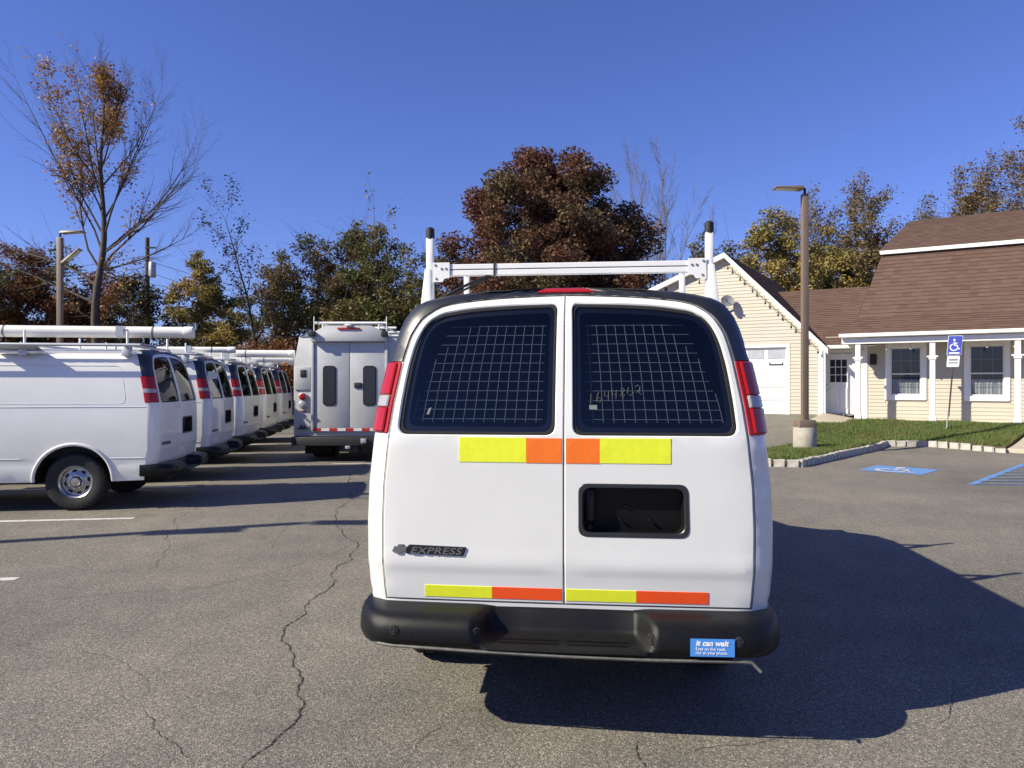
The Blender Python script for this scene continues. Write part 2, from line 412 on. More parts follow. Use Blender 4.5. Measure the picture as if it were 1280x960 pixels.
# cracks
def fract(pts, it, amp):
    pts = [Vector(p) for p in pts]
    for k in range(it):
        out = [pts[0]]
        for a, b in zip(pts, pts[1:]):
            d = b - a; q = Vector((-d.y, d.x)); out += [(a + b) / 2 + q * random.uniform(-amp, amp), b]
        pts = out
    return pts
CR = [([(470, 545), (458, 575), (436, 600), (442, 625), (420, 650), (428, 662), (447, 678), (440, 700), (412, 735), (382, 768), (354, 790), (362, 812), (378, 850), (380, 880), (355, 915), (325, 940), (300, 962)], .026),
      ([(447, 678), (400, 700), (330, 718), (250, 735), (150, 742), (50, 752), (0, 756)], .013),
      ([(250, 632), (228, 645), (222, 660), (205, 690), (170, 720)], .014), ([(354, 790), (330, 784), (300, 790)], .010),
      ([(170, 880), (200, 920), (240, 955)], .012), ([(0, 700), (60, 704), (110, 716), (180, 712)], .009),
      ([(798, 925), (797, 945), (806, 962)], .016), ([(860, 940), (900, 932), (960, 926), (1010, 912)], .010),
      ([(1280, 846), (1215, 852), (1190, 880), (1165, 905)], .012), ([(970, 610), (1060, 640), (1130, 652), (1200, 672), (1280, 684)], .010),
      ([(1000, 700), (1060, 690), (1110, 704)], .008), ([(330, 560), (300, 585), (270, 600)], .014), ([(380, 640), (350, 668), (345, 690)], .009),
      ([(90, 800), (160, 830), (190, 870)], .008), ([(560, 905), (520, 930), (500, 960)], .009)]
mb = MB()
for pix, wd in CR:
    ribbon(mb, fract([G(*p).xy for p in pix], 4, .10), wd * .30, .004, .65, taper=True)
tag(mb.build('asphalt_cracks', 'crack', lot, smooth=0), kind='stuff')
# accessible bay: blue square with the wheelchair symbol, hatched aisle
BA = Vector((.70, .714)); BB = Vector((.714, -.70)); BC = Vector((7.68, 14.62))
def bay(p): return BC + BB * p[0] + BA * p[1]
mb = MB(); g = 9
q = [bay((-.58 + 1.16 * i / g, -.58 + 1.16 * j / g)) for j in range(g + 1) for i in range(g + 1)]
mb.add([(p.x, p.y, ramp_z(p.x, p.y) + .004) for p in q], [(j * (g + 1) + i, j * (g + 1) + i + 1, (j + 1) * (g + 1) + i + 1, (j + 1) * (g + 1) + i) for j in range(g) for i in range(g)])
mb.build('blue_bay_square', 'road_blue', lot, smooth=0)
def wheelchair(scale=1.0):
    arc = [(-.05 + .26 * math.cos(R(a)), -.20 + .26 * math.sin(R(a))) for a in range(112, 372, 10)]
    S = [arc, [(-.06, .22), (-.04, -.06), (.16, -.06), (.26, -.36), (.36, -.32)], [(-.05, .10), (.15, .10)]]
    return [[(x * scale, y * scale) for x, y in s] for s in S], (-.07 * scale, .36 * scale, .085 * scale)
st, hd = wheelchair(1.05)
mb = MB()
for s in st: ribbon(mb, [bay(p) for p in s], .085, .008)
k = len(mb.v); ring = [bay((hd[0] + hd[2] * math.cos(2 * math.pi * i / 16), hd[1] + hd[2] * math.sin(2 * math.pi * i / 16))) for i in range(16)]
mb.v += [(p.x, p.y, ramp_z(p.x, p.y) + .008) for p in ring]; mb.f.append(tuple(range(k, k + 16)))
mb.build('wheelchair_symbol', 'road_white', lot, smooth=0)
P0 = Vector((7.75, 12.44))
mb = MB(); ribbon(mb, line_pts(P0, P0 + BA * 4.9), .12, .004, .1); ribbon(mb, line_pts(P0 + BB * 1.55, P0 + BB * 1.55 + BA * 4.9), .12, .004, .1); mb.build('blue_aisle_line', 'road_blue', lot, smooth=0)
for i in range(8):
    a = P0 + BA * (.05 + .6 * i); mb = MB(); ribbon(mb, line_pts(a, a + (BB * 1.5 + BA * 1.45)), .10, .008, .15); mb.build('blue_aisle_hatch', 'road_blue_worn', lot, smooth=0)

# ------------------------------------------------------------------ lawn, kerb, walks
KERB = [Vector((4.6, 15.42)), Vector((5.91, 15.1)), Vector((10.02, 19.75)), Vector((10.98, 19.45)), Vector((12.15, 18.05))]
LAWN = [Vector((4.7, 15.55)), Vector((5.93, 15.25)), Vector((10.0, 19.9)), Vector((11.05, 19.55)), Vector((12.2, 18.2)), Vector((14.6, 20.6)), house_xy(6.0, -.9), house_xy(.75, -.9), house_xy(.5, -2.2), house_xy(-.6, -3.2), Vector((7.9, 19.6)), Vector((6.5, 18.3))]
def lawn_z(x, y): return ramp_z(x, y) + .13
LP = [tuple(p) for p in LAWN]
if area2(LP) < 0: LP = LP[::-1]
mb = MB(); panel(mb, [LP], frange(4, 18, 57), frange(14, 24, 41), lambda a, b, o: Vector((a, b, lawn_z(a, b) + o + .012 * math.sin(a * 7) * math.sin(b * 9))), 0, .14, .02, .3)
lawn = tag(mb.build('lawn', 'soil'), kind='structure')
bl = []
while len(bl) < 60000:
    x, y = random.uniform(4.5, 16), random.uniform(14.8, 24)
    if inside((x, y), LP): bl.append((x, y))
bl = np.array(bl); n = len(bl); z = np.array([lawn_z(x, y) for x, y in bl]); th = rng.uniform(0, 6.283, n)
hh = rng.uniform(.035, .10, n) * (1 + .5 * np.sin(bl[:, 0] * 2.1) * np.sin(bl[:, 1] * 2.7)); lean_ = rng.normal(0, .035, (n, 2)); ww = rng.uniform(.006, .012, n)
V_ = np.empty((n, 3, 3)); d = np.stack([np.cos(th), np.sin(th)], 1) * ww[:, None]
V_[:, 0, :2] = bl - d; V_[:, 1, :2] = bl + d; V_[:, 2, :2] = bl + lean_; V_[:, 0, 2] = V_[:, 1, 2] = z - .01; V_[:, 2, 2] = z + hh
def np_mesh(verts, k):
    """loose polygons of k corners each"""
    me = bpy.data.meshes.new('m'); v = verts.reshape(-1, 3).astype(np.float32); nf = len(v) // k
    me.vertices.add(len(v)); me.vertices.foreach_set('co', v.ravel()); me.loops.add(len(v)); me.loops.foreach_set('vertex_index', np.arange(len(v), dtype=np.int32))
    me.polygons.add(nf); me.polygons.foreach_set('loop_start', np.arange(0, len(v), k, dtype=np.int32)); me.polygons.foreach_set('loop_total', np.full(nf, k, np.int32))
    me.update(calc_edges=True); return me
tag(finish('grass', np_mesh(V_, 3), 'grass', None, 0), 'short green grass with dry tufts on the kerbed lawn', 'grass', kind='stuff')
# Belgian-block kerb, one block at a time
kerb = empty('granite_kerb', (KERB[1].x, KERB[1].y, 0), 0, 'pale granite block kerb around the lawn and lamp base', 'kerb')
blocks = []
for i in range(6):
    m_ = MB(); m_.box((0, 0, 0), (.225, .12, .20)); me = m_.mesh(bevel=.018, seg=2)
    for v in me.vertices: v.co += Vector((random.uniform(-.010, .010), random.uniform(-.012, .012), random.uniform(-.010, .010)))
    me.shade_smooth(); me.set_sharp_from_angle(angle=R(35)); me.materials.append(MATS['granite']); blocks.append(me)
for a, b in zip(KERB, KERB[1:]):
    Lk = (b - a).length; kN = int(Lk / .237); t = (b - a).normalized()
    for i in range(kN):
        p = a + t * ((i + .5) * Lk / kN); o = bpy.data.objects.new('kerb_block', random.choice(blocks)); COL.objects.link(o); o.parent = kerb
        dz = -.07 * max(0, (i - kN + 4) / 4) if b is KERB[-1] else 0
        o.location = (p.x - KERB[1].x, p.y - KERB[1].y, ramp_z(p.x, p.y) + .055 + dz + random.uniform(-.008, .008)); o.rotation_euler = (random.uniform(-.05, .05), random.uniform(-.03, .03), math.atan2(t.y, t.x) + random.uniform(-.05, .05))
# concrete walk to the right, pad before the side door
def slab(name, pts, zo=.15, th=.16, material='walk'):
    l = [tuple(p) for p in pts]
    if area2(l) < 0: l = l[::-1]
    m_ = MB(); xs = [p[0] for p in l]; ys = [p[1] for p in l]
    panel(m_, [l], frange(min(xs), max(xs), 12), frange(min(ys), max(ys), 12), lambda a, b, o: Vector((a, b, ramp_z(a, b) + zo + o)), 0, th, .01, .4)
    return tag(m_.build(name, material), kind='structure')
slab('walkway', [Vector((12.2, 18.12)), Vector((14.7, 20.6)), Vector((16.2, 19.0)), Vector((13.6, 16.6))], .10)
slab('door_path', [house_xy(-.55, -3.1), house_xy(.55, -2.15), house_xy(.62, .0), house_xy(-.28, .0), house_xy(-.28, -1.6)], .10, .2)
slab('porch_floor', [house_xy(.64, -1.3), house_xy(9.5, -1.3), house_xy(9.5, .0), house_xy(.64, .0)], .10, .3)

# ------------------------------------------------------------------ house
house = empty('house', (HW.x, HW.y, 0), -HTH, 'cream clapboard house with brown shingle roof, porch and attached garage', 'house')
LAP = .118
def siding(mb, v, u0, u1, z0, z1, holes=(), top=None):
    """lapped boards on the plane y=v facing -y; top(z)->(ua,ub) limits the boards under a gable"""
    k = int((z1 - z0) / LAP) + 1
    for i in range(k):
        a = z0 + i * LAP; b = min(z1, a + LAP)
        if b - a < .01: continue
        segs = [(u0, u1)]
        for h in holes:
            if h[2] < b - .005 and h[3] > a + .005:
                ns = []
                for s in segs:
                    if h[0] > s[0]: ns.append((s[0], min(s[1], h[0])))
                    if h[1] < s[1]: ns.append((max(s[0], h[1]), s[1]))
                segs = [s for s in ns if s[1] - s[0] > .01]
        for s in segs:
            A0, A1 = s; B0, B1 = s
            if top:
                t = top(a); A0, A1 = max(A0, t[0]), min(A1, t[1]); t = top(b); B0, B1 = max(B0, t[0]), min(B1, t[1])
                if A1 <= A0: continue
                if B1 < B0: B0 = B1 = (B0 + B1) / 2
            o = .016
            mb.add([(A0, v - o, a), (A1, v - o, a), (B1, v - .001, b), (B0, v - .001, b), (A0, v, a), (A1, v, a)], [(0, 1, 2, 3), (4, 5, 1, 0)])
def board(name, x0, x1, y0, y1, z0, z1, parent=house, m='white_trim', bevel=.006):
    mb = MB(); mb.bx(x0, x1, y0, y1, z0, z1); return mb.build(name, m, parent, bevel, seg=1)
GV = -.7                                              # garage front stands proud of the house wall
GZ0 = .60
apex = (-3.47, 6.20)
def gable(z): return (apex[0] - (apex[1] - z) / .40, apex[0] + (apex[1] - z) / 1.02)
GD = (-4.15, -1.43, .70, 2.96)
mb = MB(); siding(mb, GV, -8.6, -.34, GZ0, 6.15, [(GD[0] - .11, GD[1] + .11, 0, GD[3] + .11)], gable); mb.build('garage_siding', 'siding', house, smooth=0)
mb = MB(); siding(mb, 0, -.3, 9.5, .52, 3.3, [(-.5, .58, 0, 2.9), (1.5, 2.67, 1.2, 3.04), (3.68, 4.87, 1.19, 3.05), (6.2, 7.4, 1.19, 3.05)]); mb.build('porch_siding', 'siding', house, smooth=0)
mb = MB(); mb.bx(-8.6, -.34, GV - .004, GV + .2, .2, GZ0); mb.bx(.6, 9.5, -.004, .2, .2, .52); mb.build('foundation', 'foundation', house)
mb = MB(); mb.prism([(-8.0, 3.1), (-.62, 3.1), (-1.8, 4.4), (-8.0, 4.4)], 'y', GV + .01, GV + .05); mb.bx(-8.6, GD[0] - .05, GV + .01, GV + .05, .3, 4.4); mb.bx(GD[1] + .05, -.36, GV + .01, GV + .05, .3, 3.1)
mb.prism([(-8.0, 4.4), (-1.73, 4.4), apex], 'y', GV + .01, GV + .05)
mb.bx(-8.6, -8.55, GV + .05, 8, .3, 4.2); mb.bx(-.36, -.3, GV + .06, 8, .3, 2.95); mb.bx(-8.6, 9.5, 7.9, 8, .3, 4.2); mb.bx(9.4, 9.5, .05, 7.9, .3, 6)
mb.bx(.58, 1.5, .01, .05, .3, 3.3); mb.bx(2.67, 3.68, .01, .05, .3, 3.3); mb.bx(4.87, 6.2, .01, .05, .3, 3.3); mb.bx(7.4, 9.5, .01, .05, .3, 3.3)
for a, b in ((1.5, 2.67), (3.68, 4.87), (6.2, 7.4)): mb.bx(a, b, .01, .05, .3, 1.21); mb.bx(a, b, .01, .05, 3.03, 3.3)
mb.bx(-.5, .58, .01, .05, 2.88, 3.3); mb.build('wall', 'siding', house, smooth=0)
board('corner_board', -.42, -.28, GV - .03, GV + .08, .58, 2.95)
board('corner_board', .80, .98, -.035, .05, .5, 3.0)
mb = MB(); mb.tube([(-.22, GV - .06, 2.92), (-.22, GV - .06, .72), (-.20, GV - .16, .62)], .035, 8); mb.build('downspout', 'white_trim', house)
# garage door: four rows of panels in a frame
gd = empty('garage_door'); gd.parent = house
mb = MB(); mb.bx(GD[0], GD[1], GV + .06, GV + .10, GD[2] - .1, GD[3]); mb.build('door_leaf', 'door_white', gd)
rows = 5; rh = (GD[3] - GD[2]) / rows; cols = 4; cw = (GD[1] - GD[0]) / cols
for r_ in range(rows - 1):
    for c_ in range(cols):
        u0, u1 = GD[0] + c_ * cw + .06, GD[0] + (c_ + 1) * cw - .06; z0, z1 = GD[2] + r_ * rh + .07, GD[2] + (r_ + 1) * rh - .07
        mb = MB(); mb.box(((u0 + u1) / 2, GV + .055, (z0 + z1) / 2), (u1 - u0, .03, z1 - z0)); mb.build('panel', 'door_white', gd, .012, seg=1)
for c_ in range(cols):
    u0, u1 = GD[0] + c_ * cw + .06, GD[0] + (c_ + 1) * cw - .06; z0, z1 = GD[2] + 4 * rh + .07, GD[3] - .07
    mb = MB(); mb.box(((u0 + u1) / 2, GV + .056, (z0 + z1) / 2), (u1 - u0, .02, z1 - z0)); mb.build('pane', 'galv', gd, .01, seg=1)
mb = MB()
for r_ in range(1, rows): mb.bx(GD[0], GD[1], GV + .052, GV + .062, GD[2] + r_ * rh - .006, GD[2] + r_ * rh + .006)
mb.build('section_joint', 'dish_grey', gd, smooth=0)
mb = MB(); mb.bx(-2.0, -1.55, GV + .02, GV + .045, 2.36, 2.40); mb.bx(-2.0, -1.97, GV + .02, GV + .045, 2.36, 2.46); mb.bx(-1.58, -1.55, GV + .02, GV + .045, 2.36, 2.46); mb.build('lift_handle', 'cable', gd)
board('door_trim', GD[0] - .11, GD[0], GV - .03, GV + .1, .62, GD[3]); board('door_trim', GD[1], GD[1] + .11, GV - .03, GV + .1, .62, GD[3]); board('door_trim', GD[0] - .11, GD[1] + .11, GV - .034, GV + .1, GD[3], GD[3] + .11)
# side door with nine panes
dr = empty('door'); dr.parent = house
mb = MB(); mb.bx(-.30, .52, .03, .07, .72, 2.74); mb.build('door_leaf', 'door_white', dr, .006, seg=1)
for i in range(3):
    for j in range(3):
        mb = MB(); mb.bx(-.16 + i * .18, -.16 + i * .18 + .15, .018, .03, 1.78 + j * .26, 1.78 + j * .26 + .23); mb.build('pane', 'room_dark', dr)
for u0 in (-.2, .14):
    mb = MB(); mb.bx(u0, u0 + .26, .018, .03, .9, 1.6); mb.build('panel', 'door_white', dr, .008, seg=1)
for z in (1.62, 1.78):
    mb = MB(); mb.lathe([(.001, .04), (.028, .035), (.03, .02), (.02, 0)], 12, Matrix.Translation((-.26, .03, z - .1)) @ Matrix.Rotation(R(90), 4, 'X')); mb.build('door_knob', 'chrome', dr)
board('door_trim', -.40, -.30, -.03, .06, .7, 2.76); board('door_trim', .52, .62, -.03, .06, .7, 2.76); board('door_trim', -.40, .62, -.034, .06, 2.76, 2.88)
board('threshold', -.32, .54, -.08, .03, .66, .72, m='dish_grey')
# windows
def window(u0, u1, z0, z1):
    w_ = empty('window'); w_.parent = house; T = .15
    for a in ((u0, u0 + T, z0, z1), (u1 - T, u1, z0, z1), (u0 + T, u1 - T, z1 - T, z1), (u0 + T, u1 - T, z0, z0 + T)):
        mb = MB(); mb.bx(a[0], a[1], -.045, .05, a[2], a[3]); mb.build('frame', 'white_trim', w_, .006, seg=1)
    mid = (z0 + z1) / 2 - .08
    mb = MB(); mb.bx(u0 + T, u1 - T, .0, .03, mid - .02, mid + .02)
    mb.bx(u0 + T, u0 + T + .035, .0, .03, z0 + T, z1 - T); mb.bx(u1 - T - .035, u1 - T, .0, .03, z0 + T, z1 - T)
    mb.bx(u0 + T, u1 - T, .0, .03, z0 + T, z0 + T + .05); mb.bx(u0 + T, u1 - T, .0, .03, z1 - T - .04, z1 - T); mb.build('sash', 'white_trim', w_, smooth=0)
    mb = MB()
    for i in (1, 2): x = u0 + T + (u1 - u0 - 2 * T) * i / 3; mb.bx(x - .008, x + .008, .022, .034, z0 + T, z1 - T)
    for zz in ((z0 + T + mid) / 2, (z1 - T + mid) / 2): mb.bx(u0 + T, u1 - T, .022, .034, zz - .008, zz + .008)
    mb.build('muntin', 'dish_grey', w_, smooth=0)
    for a, b in ((z0 + T, mid), (mid, z1 - T)):
        mb = MB(); mb.bx(u0 + T + .03, u1 - T - .03, .012, .018, a, b); mb.build('pane', 'house_glass', w_, smooth=0)
    mb = MB(); m_ = 30; hz = z0 + T + .52
    xs = frange(u0 + T, u1 - T, m_)
    mb.add([(x, .11 + .015 * math.sin(i * 1.9), z) for z in (z0 + T - .02, hz) for i, x in enumerate(xs)], [(i, i + 1, i + 1 + m_, i + m_) for i in range(m_ - 1)]); mb.build('curtain', 'curtain', w_)
    mb = MB(); mb.bx(u0 + .05, u1 - .05, .9, .95, z0 - .2, z1 + .2); mb.bx(u0 + .05, u0 + .06, .06, .9, z0, z1); mb.bx(u1 - .06, u1 - .05, .06, .9, z0, z1); mb.bx(u0 + .05, u1 - .05, .06, .9, z0 - .05, z0); mb.bx(u0 + .05, u1 - .05, .06, .9, z1, z1 + .05); mb.build('room_box', 'room_dark', w_, smooth=0)
window(1.5, 2.67, 1.2, 3.04); window(3.68, 4.87, 1.19, 3.05); window(6.2, 7.4, 1.19, 3.05)
# roofs: lapped shingle courses, each tab its own little plate
def shingles(mb, p00, p10, p01, p11, course=.145, tab=.26, clip=None):
    p00, p10, p01, p11 = map(Vector, (p00, p10, p01, p11))
    nc = max(2, int(((p01 - p00).length + (p11 - p10).length) / 2 / course))
    nrm = ((p10 - p00).cross(p01 - p00)).normalized()
    if nrm.z < 0: nrm = -nrm
    for i in range(nc):
        a, b = i / nc, min(1., (i + 1.12) / nc); L0, R0 = p00.lerp(p01, a), p10.lerp(p11, a); L1, R1 = p00.lerp(p01, b), p10.lerp(p11, b)
        nt_ = max(1, int((R0 - L0).length / tab)); off = random.random() / nt_
        ed = [0] + [min(1, max(0, (j + off) / nt_)) for j in range(nt_)] + [1]
        for s, e in zip(ed, ed[1:]):
            if e - s < 1e-4: continue
            h = .014 + random.uniform(0, .007)
            A0, A1, B0, B1 = L0.lerp(R0, s) + nrm * h, L0.lerp(R0, e) + nrm * h, L1.lerp(R1, s) + nrm * .002, L1.lerp(R1, e) + nrm * .002
            mb.add([A0, A1, B1, B0, L0.lerp(R0, s), L0.lerp(R0, e)], [(0, 1, 2, 3), (4, 5, 1, 0)])
def slopeboard(mb, p00, p10, p01, p11, th=.05):
    P = [Vector(p) for p in (p00, p10, p11, p01)]; n = (P[1] - P[0]).cross(P[3] - P[0]).normalized()
    if n.z < 0: n = -n
    mb.add([p - n * .004 for p in P] + [p - n * th for p in P], [(0, 1, 2, 3), (7, 6, 5, 4), (0, 4, 5, 1), (1, 5, 6, 2), (2, 6, 7, 3), (3, 7, 4, 0)])
roof = empty('roof'); roof.parent = house
def roof_face(name, *P):
    mb = MB(); shingles(mb, *P); o = mb.build(name, 'shingle', roof, smooth=0, fix=False)
    mb = MB(); slopeboard(mb, *P); mb.build('roof_deck', 'white_trim', roof, smooth=0)
gy0, gy1 = GV - .22, 7.9
roof_face('garage_roof', (-.1, gy0, 2.88), (-.1, gy1, 2.88), (apex[0], gy0, apex[1] + .12), (apex[0], gy1, apex[1] + .12))
roof_face('garage_roof', (-8.8, gy0, apex[1] + .12 - 5.33 * .40), (-8.8, gy1, apex[1] + .12 - 5.33 * .40), (apex[0], gy0, apex[1] + .12), (apex[0], gy1, apex[1] + .12))
roof_face('link_roof', (-.35, -.45, 2.98), (1.3, -.45, 2.98), (-2.6, 3.0, 5.28), (1.3, 3.0, 5.28))
EV, EZ = -1.28, 3.30
roof_face('porch_roof', (.30, EV, EZ), (9.6, EV, EZ), (.72, -.42, 3.86), (9.6, -.42, 3.86))
roof_face('lower_roof', (.72, -.42, 3.86), (9.6, -.42, 3.86), (1.36, .75, 6.06), (9.6, .75, 6.06))
roof_face('upper_roof', (1.28, .62, 6.16), (9.6, .62, 6.16), (2.06, 3.5, 7.62), (9.6, 3.5, 7.62))
roof_face('gable_return', (.72, -.42, 3.86), (1.0, 7.4, 3.9), (1.36, .75, 6.06), (1.4, 6.2, 6.06))
roof_face('back_roof', (1.3, 6.4, 6.16), (9.6, 6.4, 6.16), (2.06, 3.5, 7.62), (9.6, 3.5, 7.62))
mb = MB(); mb.add([(1.3, .62, 6.15), (2.06, 3.5, 7.61), (1.3, 6.4, 6.15), (1.36, .75, 6.05)], [(0, 1, 2), (0, 2, 3)]); mb.build('gable_end', 'shingle', roof, smooth=0)
board('fascia', 1.30, 9.6, .60, .66, 6.03, 6.15, roof)
# rake boards and eaves
mb = MB()
for (ua, za, ub, zb) in ((apex[0], apex[1] + .10, -.1, 2.86), (apex[0], apex[1] + .10, -8.8, apex[1] + .10 - 5.33 * .40)):
    mb.add([(ua, gy0 - .02, za), (ub, gy0 - .02, zb), (ub, gy0 - .02, zb - .17), (ua, gy0 - .02, za - .17), (ua, gy0 + .02, za), (ub, gy0 + .02, zb), (ub, gy0 + .02, zb - .17), (ua, gy0 + .02, za - .17)],
           [(0, 1, 2, 3), (4, 7, 6, 5), (0, 4, 5, 1), (3, 2, 6, 7), (1, 5, 6, 2), (0, 3, 7, 4)])
    mb.add([(ua, gy0 + .02, za - .17), (ub, gy0 + .02, zb - .17), (ub, GV, zb - .17), (ua, GV, za - .17)], [(0, 1, 2, 3)])
mb.build('rake_board', 'white_trim', roof, smooth=0)
def gutter(u0, u1, v, z):
    mb = MB(); mb.prism([(v - .12, z), (v - .10, z - .11), (v, z - .12), (v, z)], 'x', u0, u1); return mb.build('gutter', 'white_trim', roof, .012, seg=2)
gutter(-.32, .64, -.46, 2.99); gutter(.28, 9.6, EV - .01, EZ)
board('porch_beam', .34, 9.6, -1.20, -1.02, 2.98, 3.17, roof); board('porch_ceiling', .34, 9.6, -1.02, -.003, 3.10, 3.14, roof)
for u in (.81, 2.86, 4.99, 7.1, 9.2):
    z0 = ramp_z(*house_xy(u, -1.05)) + .10
    pp = empty('porch_post'); pp.parent = house
    mb = MB(); mb.bx(u - .075, u + .075, -1.17, -1.02, z0, 2.98); mb.build('shaft', 'white_trim', pp, .008, seg=1)
    mb = MB(); mb.bx(u - .10, u + .10, -1.195, -.995, z0 + .002, z0 + .2); mb.build('post_base', 'white_trim', pp, .012, seg=1)
    mb = MB(); mb.bx(u - .15, u + .15, -1.2, -.99, 2.52, 2.57); mb.bx(u - .10, u + .10, -1.195, -.995, 2.45, 2.52); mb.build('post_collar', 'white_trim', pp, .01, seg=1)
# wall lamp by the side door
wl = MB(); wl.bx(1.05, 1.25, -.06, .0, 2.35, 2.7); wl.bx(1.07, 1.23, -.14, -.06, 2.4, 2.62); wl.build('wall_lantern', 'cable', house, .01)
# string lights under rake and porch beam
sg = empty('string_lights', (HW.x, HW.y, 0), -HTH, 'black cord of small hanging bulbs along the garage gable and porch beam', 'string lights')
def bulb(p):
    mb = MB(); mb.tube([p, (p[0], p[1], p[2] - .10)], .012, 5); mb.lathe([(.001, -.20), (.03, -.185), (.036, -.15), (.018, -.10)], 8, Matrix.Translation(p)); mb.build('bulb', 'bulb', sg)
cord = []
for i in range(8):
    u = apex[0] + .12 + i * .42; z = apex[1] - .17 - (u - apex[0]) * 1.02; p = (u, gy0 + .06, z); bulb(p); cord.append(p)
for a, b in zip(cord, cord[1:]):
    mb = MB(); mb.tube([a, ((a[0] + b[0]) / 2, a[1], (a[2] + b[2]) / 2 - .1), b], .008, 4); mb.build('cord', 'cable', sg)
u = -3.9
for i in range(3): u -= .62; bulb((u, gy0 + .06, apex[1] - .14 + (u - apex[0]) * .40))
for i in range(12):
    u = .95 + i * .66; mb = MB(); mb.tube([(u, -1.0, 2.98), (u, -1.0, 2.86)], .006, 4); mb.lathe([(.001, -.2), (.028, -.185), (.032, -.15), (.014, -.11)], 8, Matrix.Translation((u, -1.0, 2.97))); mb.build('bulb', 'clear_lens', sg)
# satellite dish on the gable wall
sdh = empty('satellite_dish', tuple(house_xy(-3.45, GV - .02)) + (4.45,), -HTH, 'small grey satellite dish on a white arm under the garage gable', 'satellite dish')
Md = Matrix.Translation((.12, -.28, .12)) @ Matrix.Rotation(R(62), 4, Vector((1, .5, 0)))
mb = MB(); mb.lathe([(.001, 0), (.09, .008), (.17, .03), (.23, .06), (.23, .066), (.17, .036), (.001, .008)], 24, Md); mb.build('dish', 'dish_grey', sdh)
mb = MB(); mb.tube([(-.02, 0, -.12), (-.02, -.12, -.10), (.10, -.24, .10)], .03, 8); mb.bx(-.09, .05, -.02, .01, -.22, .0); mb.build('arm', 'white_trim', sdh)
mb = MB(); mb.tube([(.12, -.28, .12), (.16, -.55, .16)], .012, 6); mb.box((.16, -.56, .17), (.05, .05, .05)); mb.build('receiver', 'cable', sdh)

# ------------------------------------------------------------------ work van
WT = [(.38, .965), (.44, .988), (.60, .998), (.64, .991), (.68, 1.0), (.80, 1.006), (1.0, 1.008), (1.2, 1.0), (1.45, .972), (1.6, .951), (1.8, .914), (1.95, .880), (2.03, .85), (2.10, .806), (2.135, .745), (2.16, .63), (2.185, .40), (2.20, .20), (2.208, .0)]
LT = [(.38, .05), (.62, .028), (.765, .010), (.80, .0), (.84, -.002), (.88, 0), (1.42, 0), (1.6, .036), (1.8, .085), (2.03, .150), (2.10, .185), (2.15, .230), (2.185, .295), (2.208, .40)]
def VW(z): return interp(z, WT)
def VLn(z): return interp(z, LT)
def vplan(y): return 1 - .06 * max(0., (y - 4.1) / 1.3) ** 2
def vs0(a, z):
    s = -1 if a < 0 else 1; t = abs(a); W = VW(z); L = VLn(z)
    if t <= .84: x = t * W; y = L + .012 * (t / .84) ** 2
    elif t <= 1: ph = (t - .84) / .16 * math.pi / 2; x = W * (.84 + .16 * math.sin(ph)); y = L + .012 + .13 * (1 - math.cos(ph))
    else: yp = t - 1; x = W; y = .142 + yp + L * max(0., 1 - yp)
    x *= vplan(y)
    return Vector((s * x, y, z))
def VS(a, z, o=0.):
    p = vs0(a, z)
    if o:
        e = .004; da = vs0(a + e, z) - vs0(a - e, z); dz = vs0(a, z + e) - vs0(a, z - e); n = da.cross(dz)
        if n.length > 1e-9: p = p + n.normalized() * o
    return p
AL = [x * s for x in (.001, .12, .24, .36, .48, .6, .72, .8, .84, .86, .875, .89, .905, .92, .935, .95, .965, .98, .993) for s in (-1, 1)]
ZL = [.64, .68, .72, .755, .772, .79, .81, .83, .855, .88, .92, 1.0, 1.1, 1.2, 1.3, 1.38, 1.42, 1.46, 1.52, 1.6, 1.7, 1.8, 1.9, 1.97, 2.03, 2.06, 2.09, 2.11, 2.13, 2.148, 2.162, 2.175, 2.187, 2.197]
def zdoor(a): t = abs(a); return 2.128 - .020 * (t / .8) ** 2 - .055 * max(0, (t - .55) / .32) ** 3
SEAM = .877
def catmull(P, n=5):
    out = []
    for i in range(len(P) - 1):
        p0, p1, p2, p3 = (Vector(P[max(0, min(len(P) - 1, j))]) for j in (i - 1, i, i + 1, i + 2))
        for k in range(n):
            t = k / n; q = .5 * (2 * p1 + (p2 - p0) * t + (2 * p0 - 5 * p1 + 4 * p2 - p3) * t * t + (3 * p1 - p0 - 3 * p2 + p3) * t ** 3); out.append((q.x, q.y))
    return out + [tuple(P[-1])]
TOPC = catmull([(SEAM, 1.80), (SEAM - .002, 1.88), (SEAM - .009, 1.96), (SEAM - .030, 2.036), (SEAM - .075, 2.084), (.72, 2.110), (.6, 2.126), (.45, 2.138), (.3, 2.144), (.15, 2.149), (0, 2.151)], 4)
def door_loop(s, g, top=0.):
    """outline of one rear door in (a, z); g is the gap to the neighbours"""
    P = [(s * g * .7, .622 + g), (s * (SEAM - g), .622 + g)] + [(s * (SEAM - g), z) for z in (1.0, 1.5)] + [(s * (SEAM - g), 1.8)]
    P += [(s * (a - g * (1 if a > .8 else 0)), z - g * (1 if a < .83 else 0)) for a, z in TOPC[1:-1]] + [(s * g * .7, 2.151 - g)]
    return P
def glass_loop(s, d):
    P = [(.057 - d, 1.458 - d), (.832 + d, 1.458 - d), (.838 + d, 1.75), (.834 + d, 1.91), (.812 + d, 2.0 + d * .6), (.752 + d * .5, 2.045 + d), (.58, 2.072 + d), (.3, 2.086 + d), (.057 - d, 2.092 + d)]
    return round_poly([(s * a, z) for a, z in P], [.05, .05, .1, .1, .05, .05, .1, .1, .04], 5)
def pocket_loop(d): return round_poly([(.075 - d, .965 - d), (.585 + d, .965 - d), (.585 + d, 1.21 + d), (.075 - d, 1.21 + d)], .045, 5)
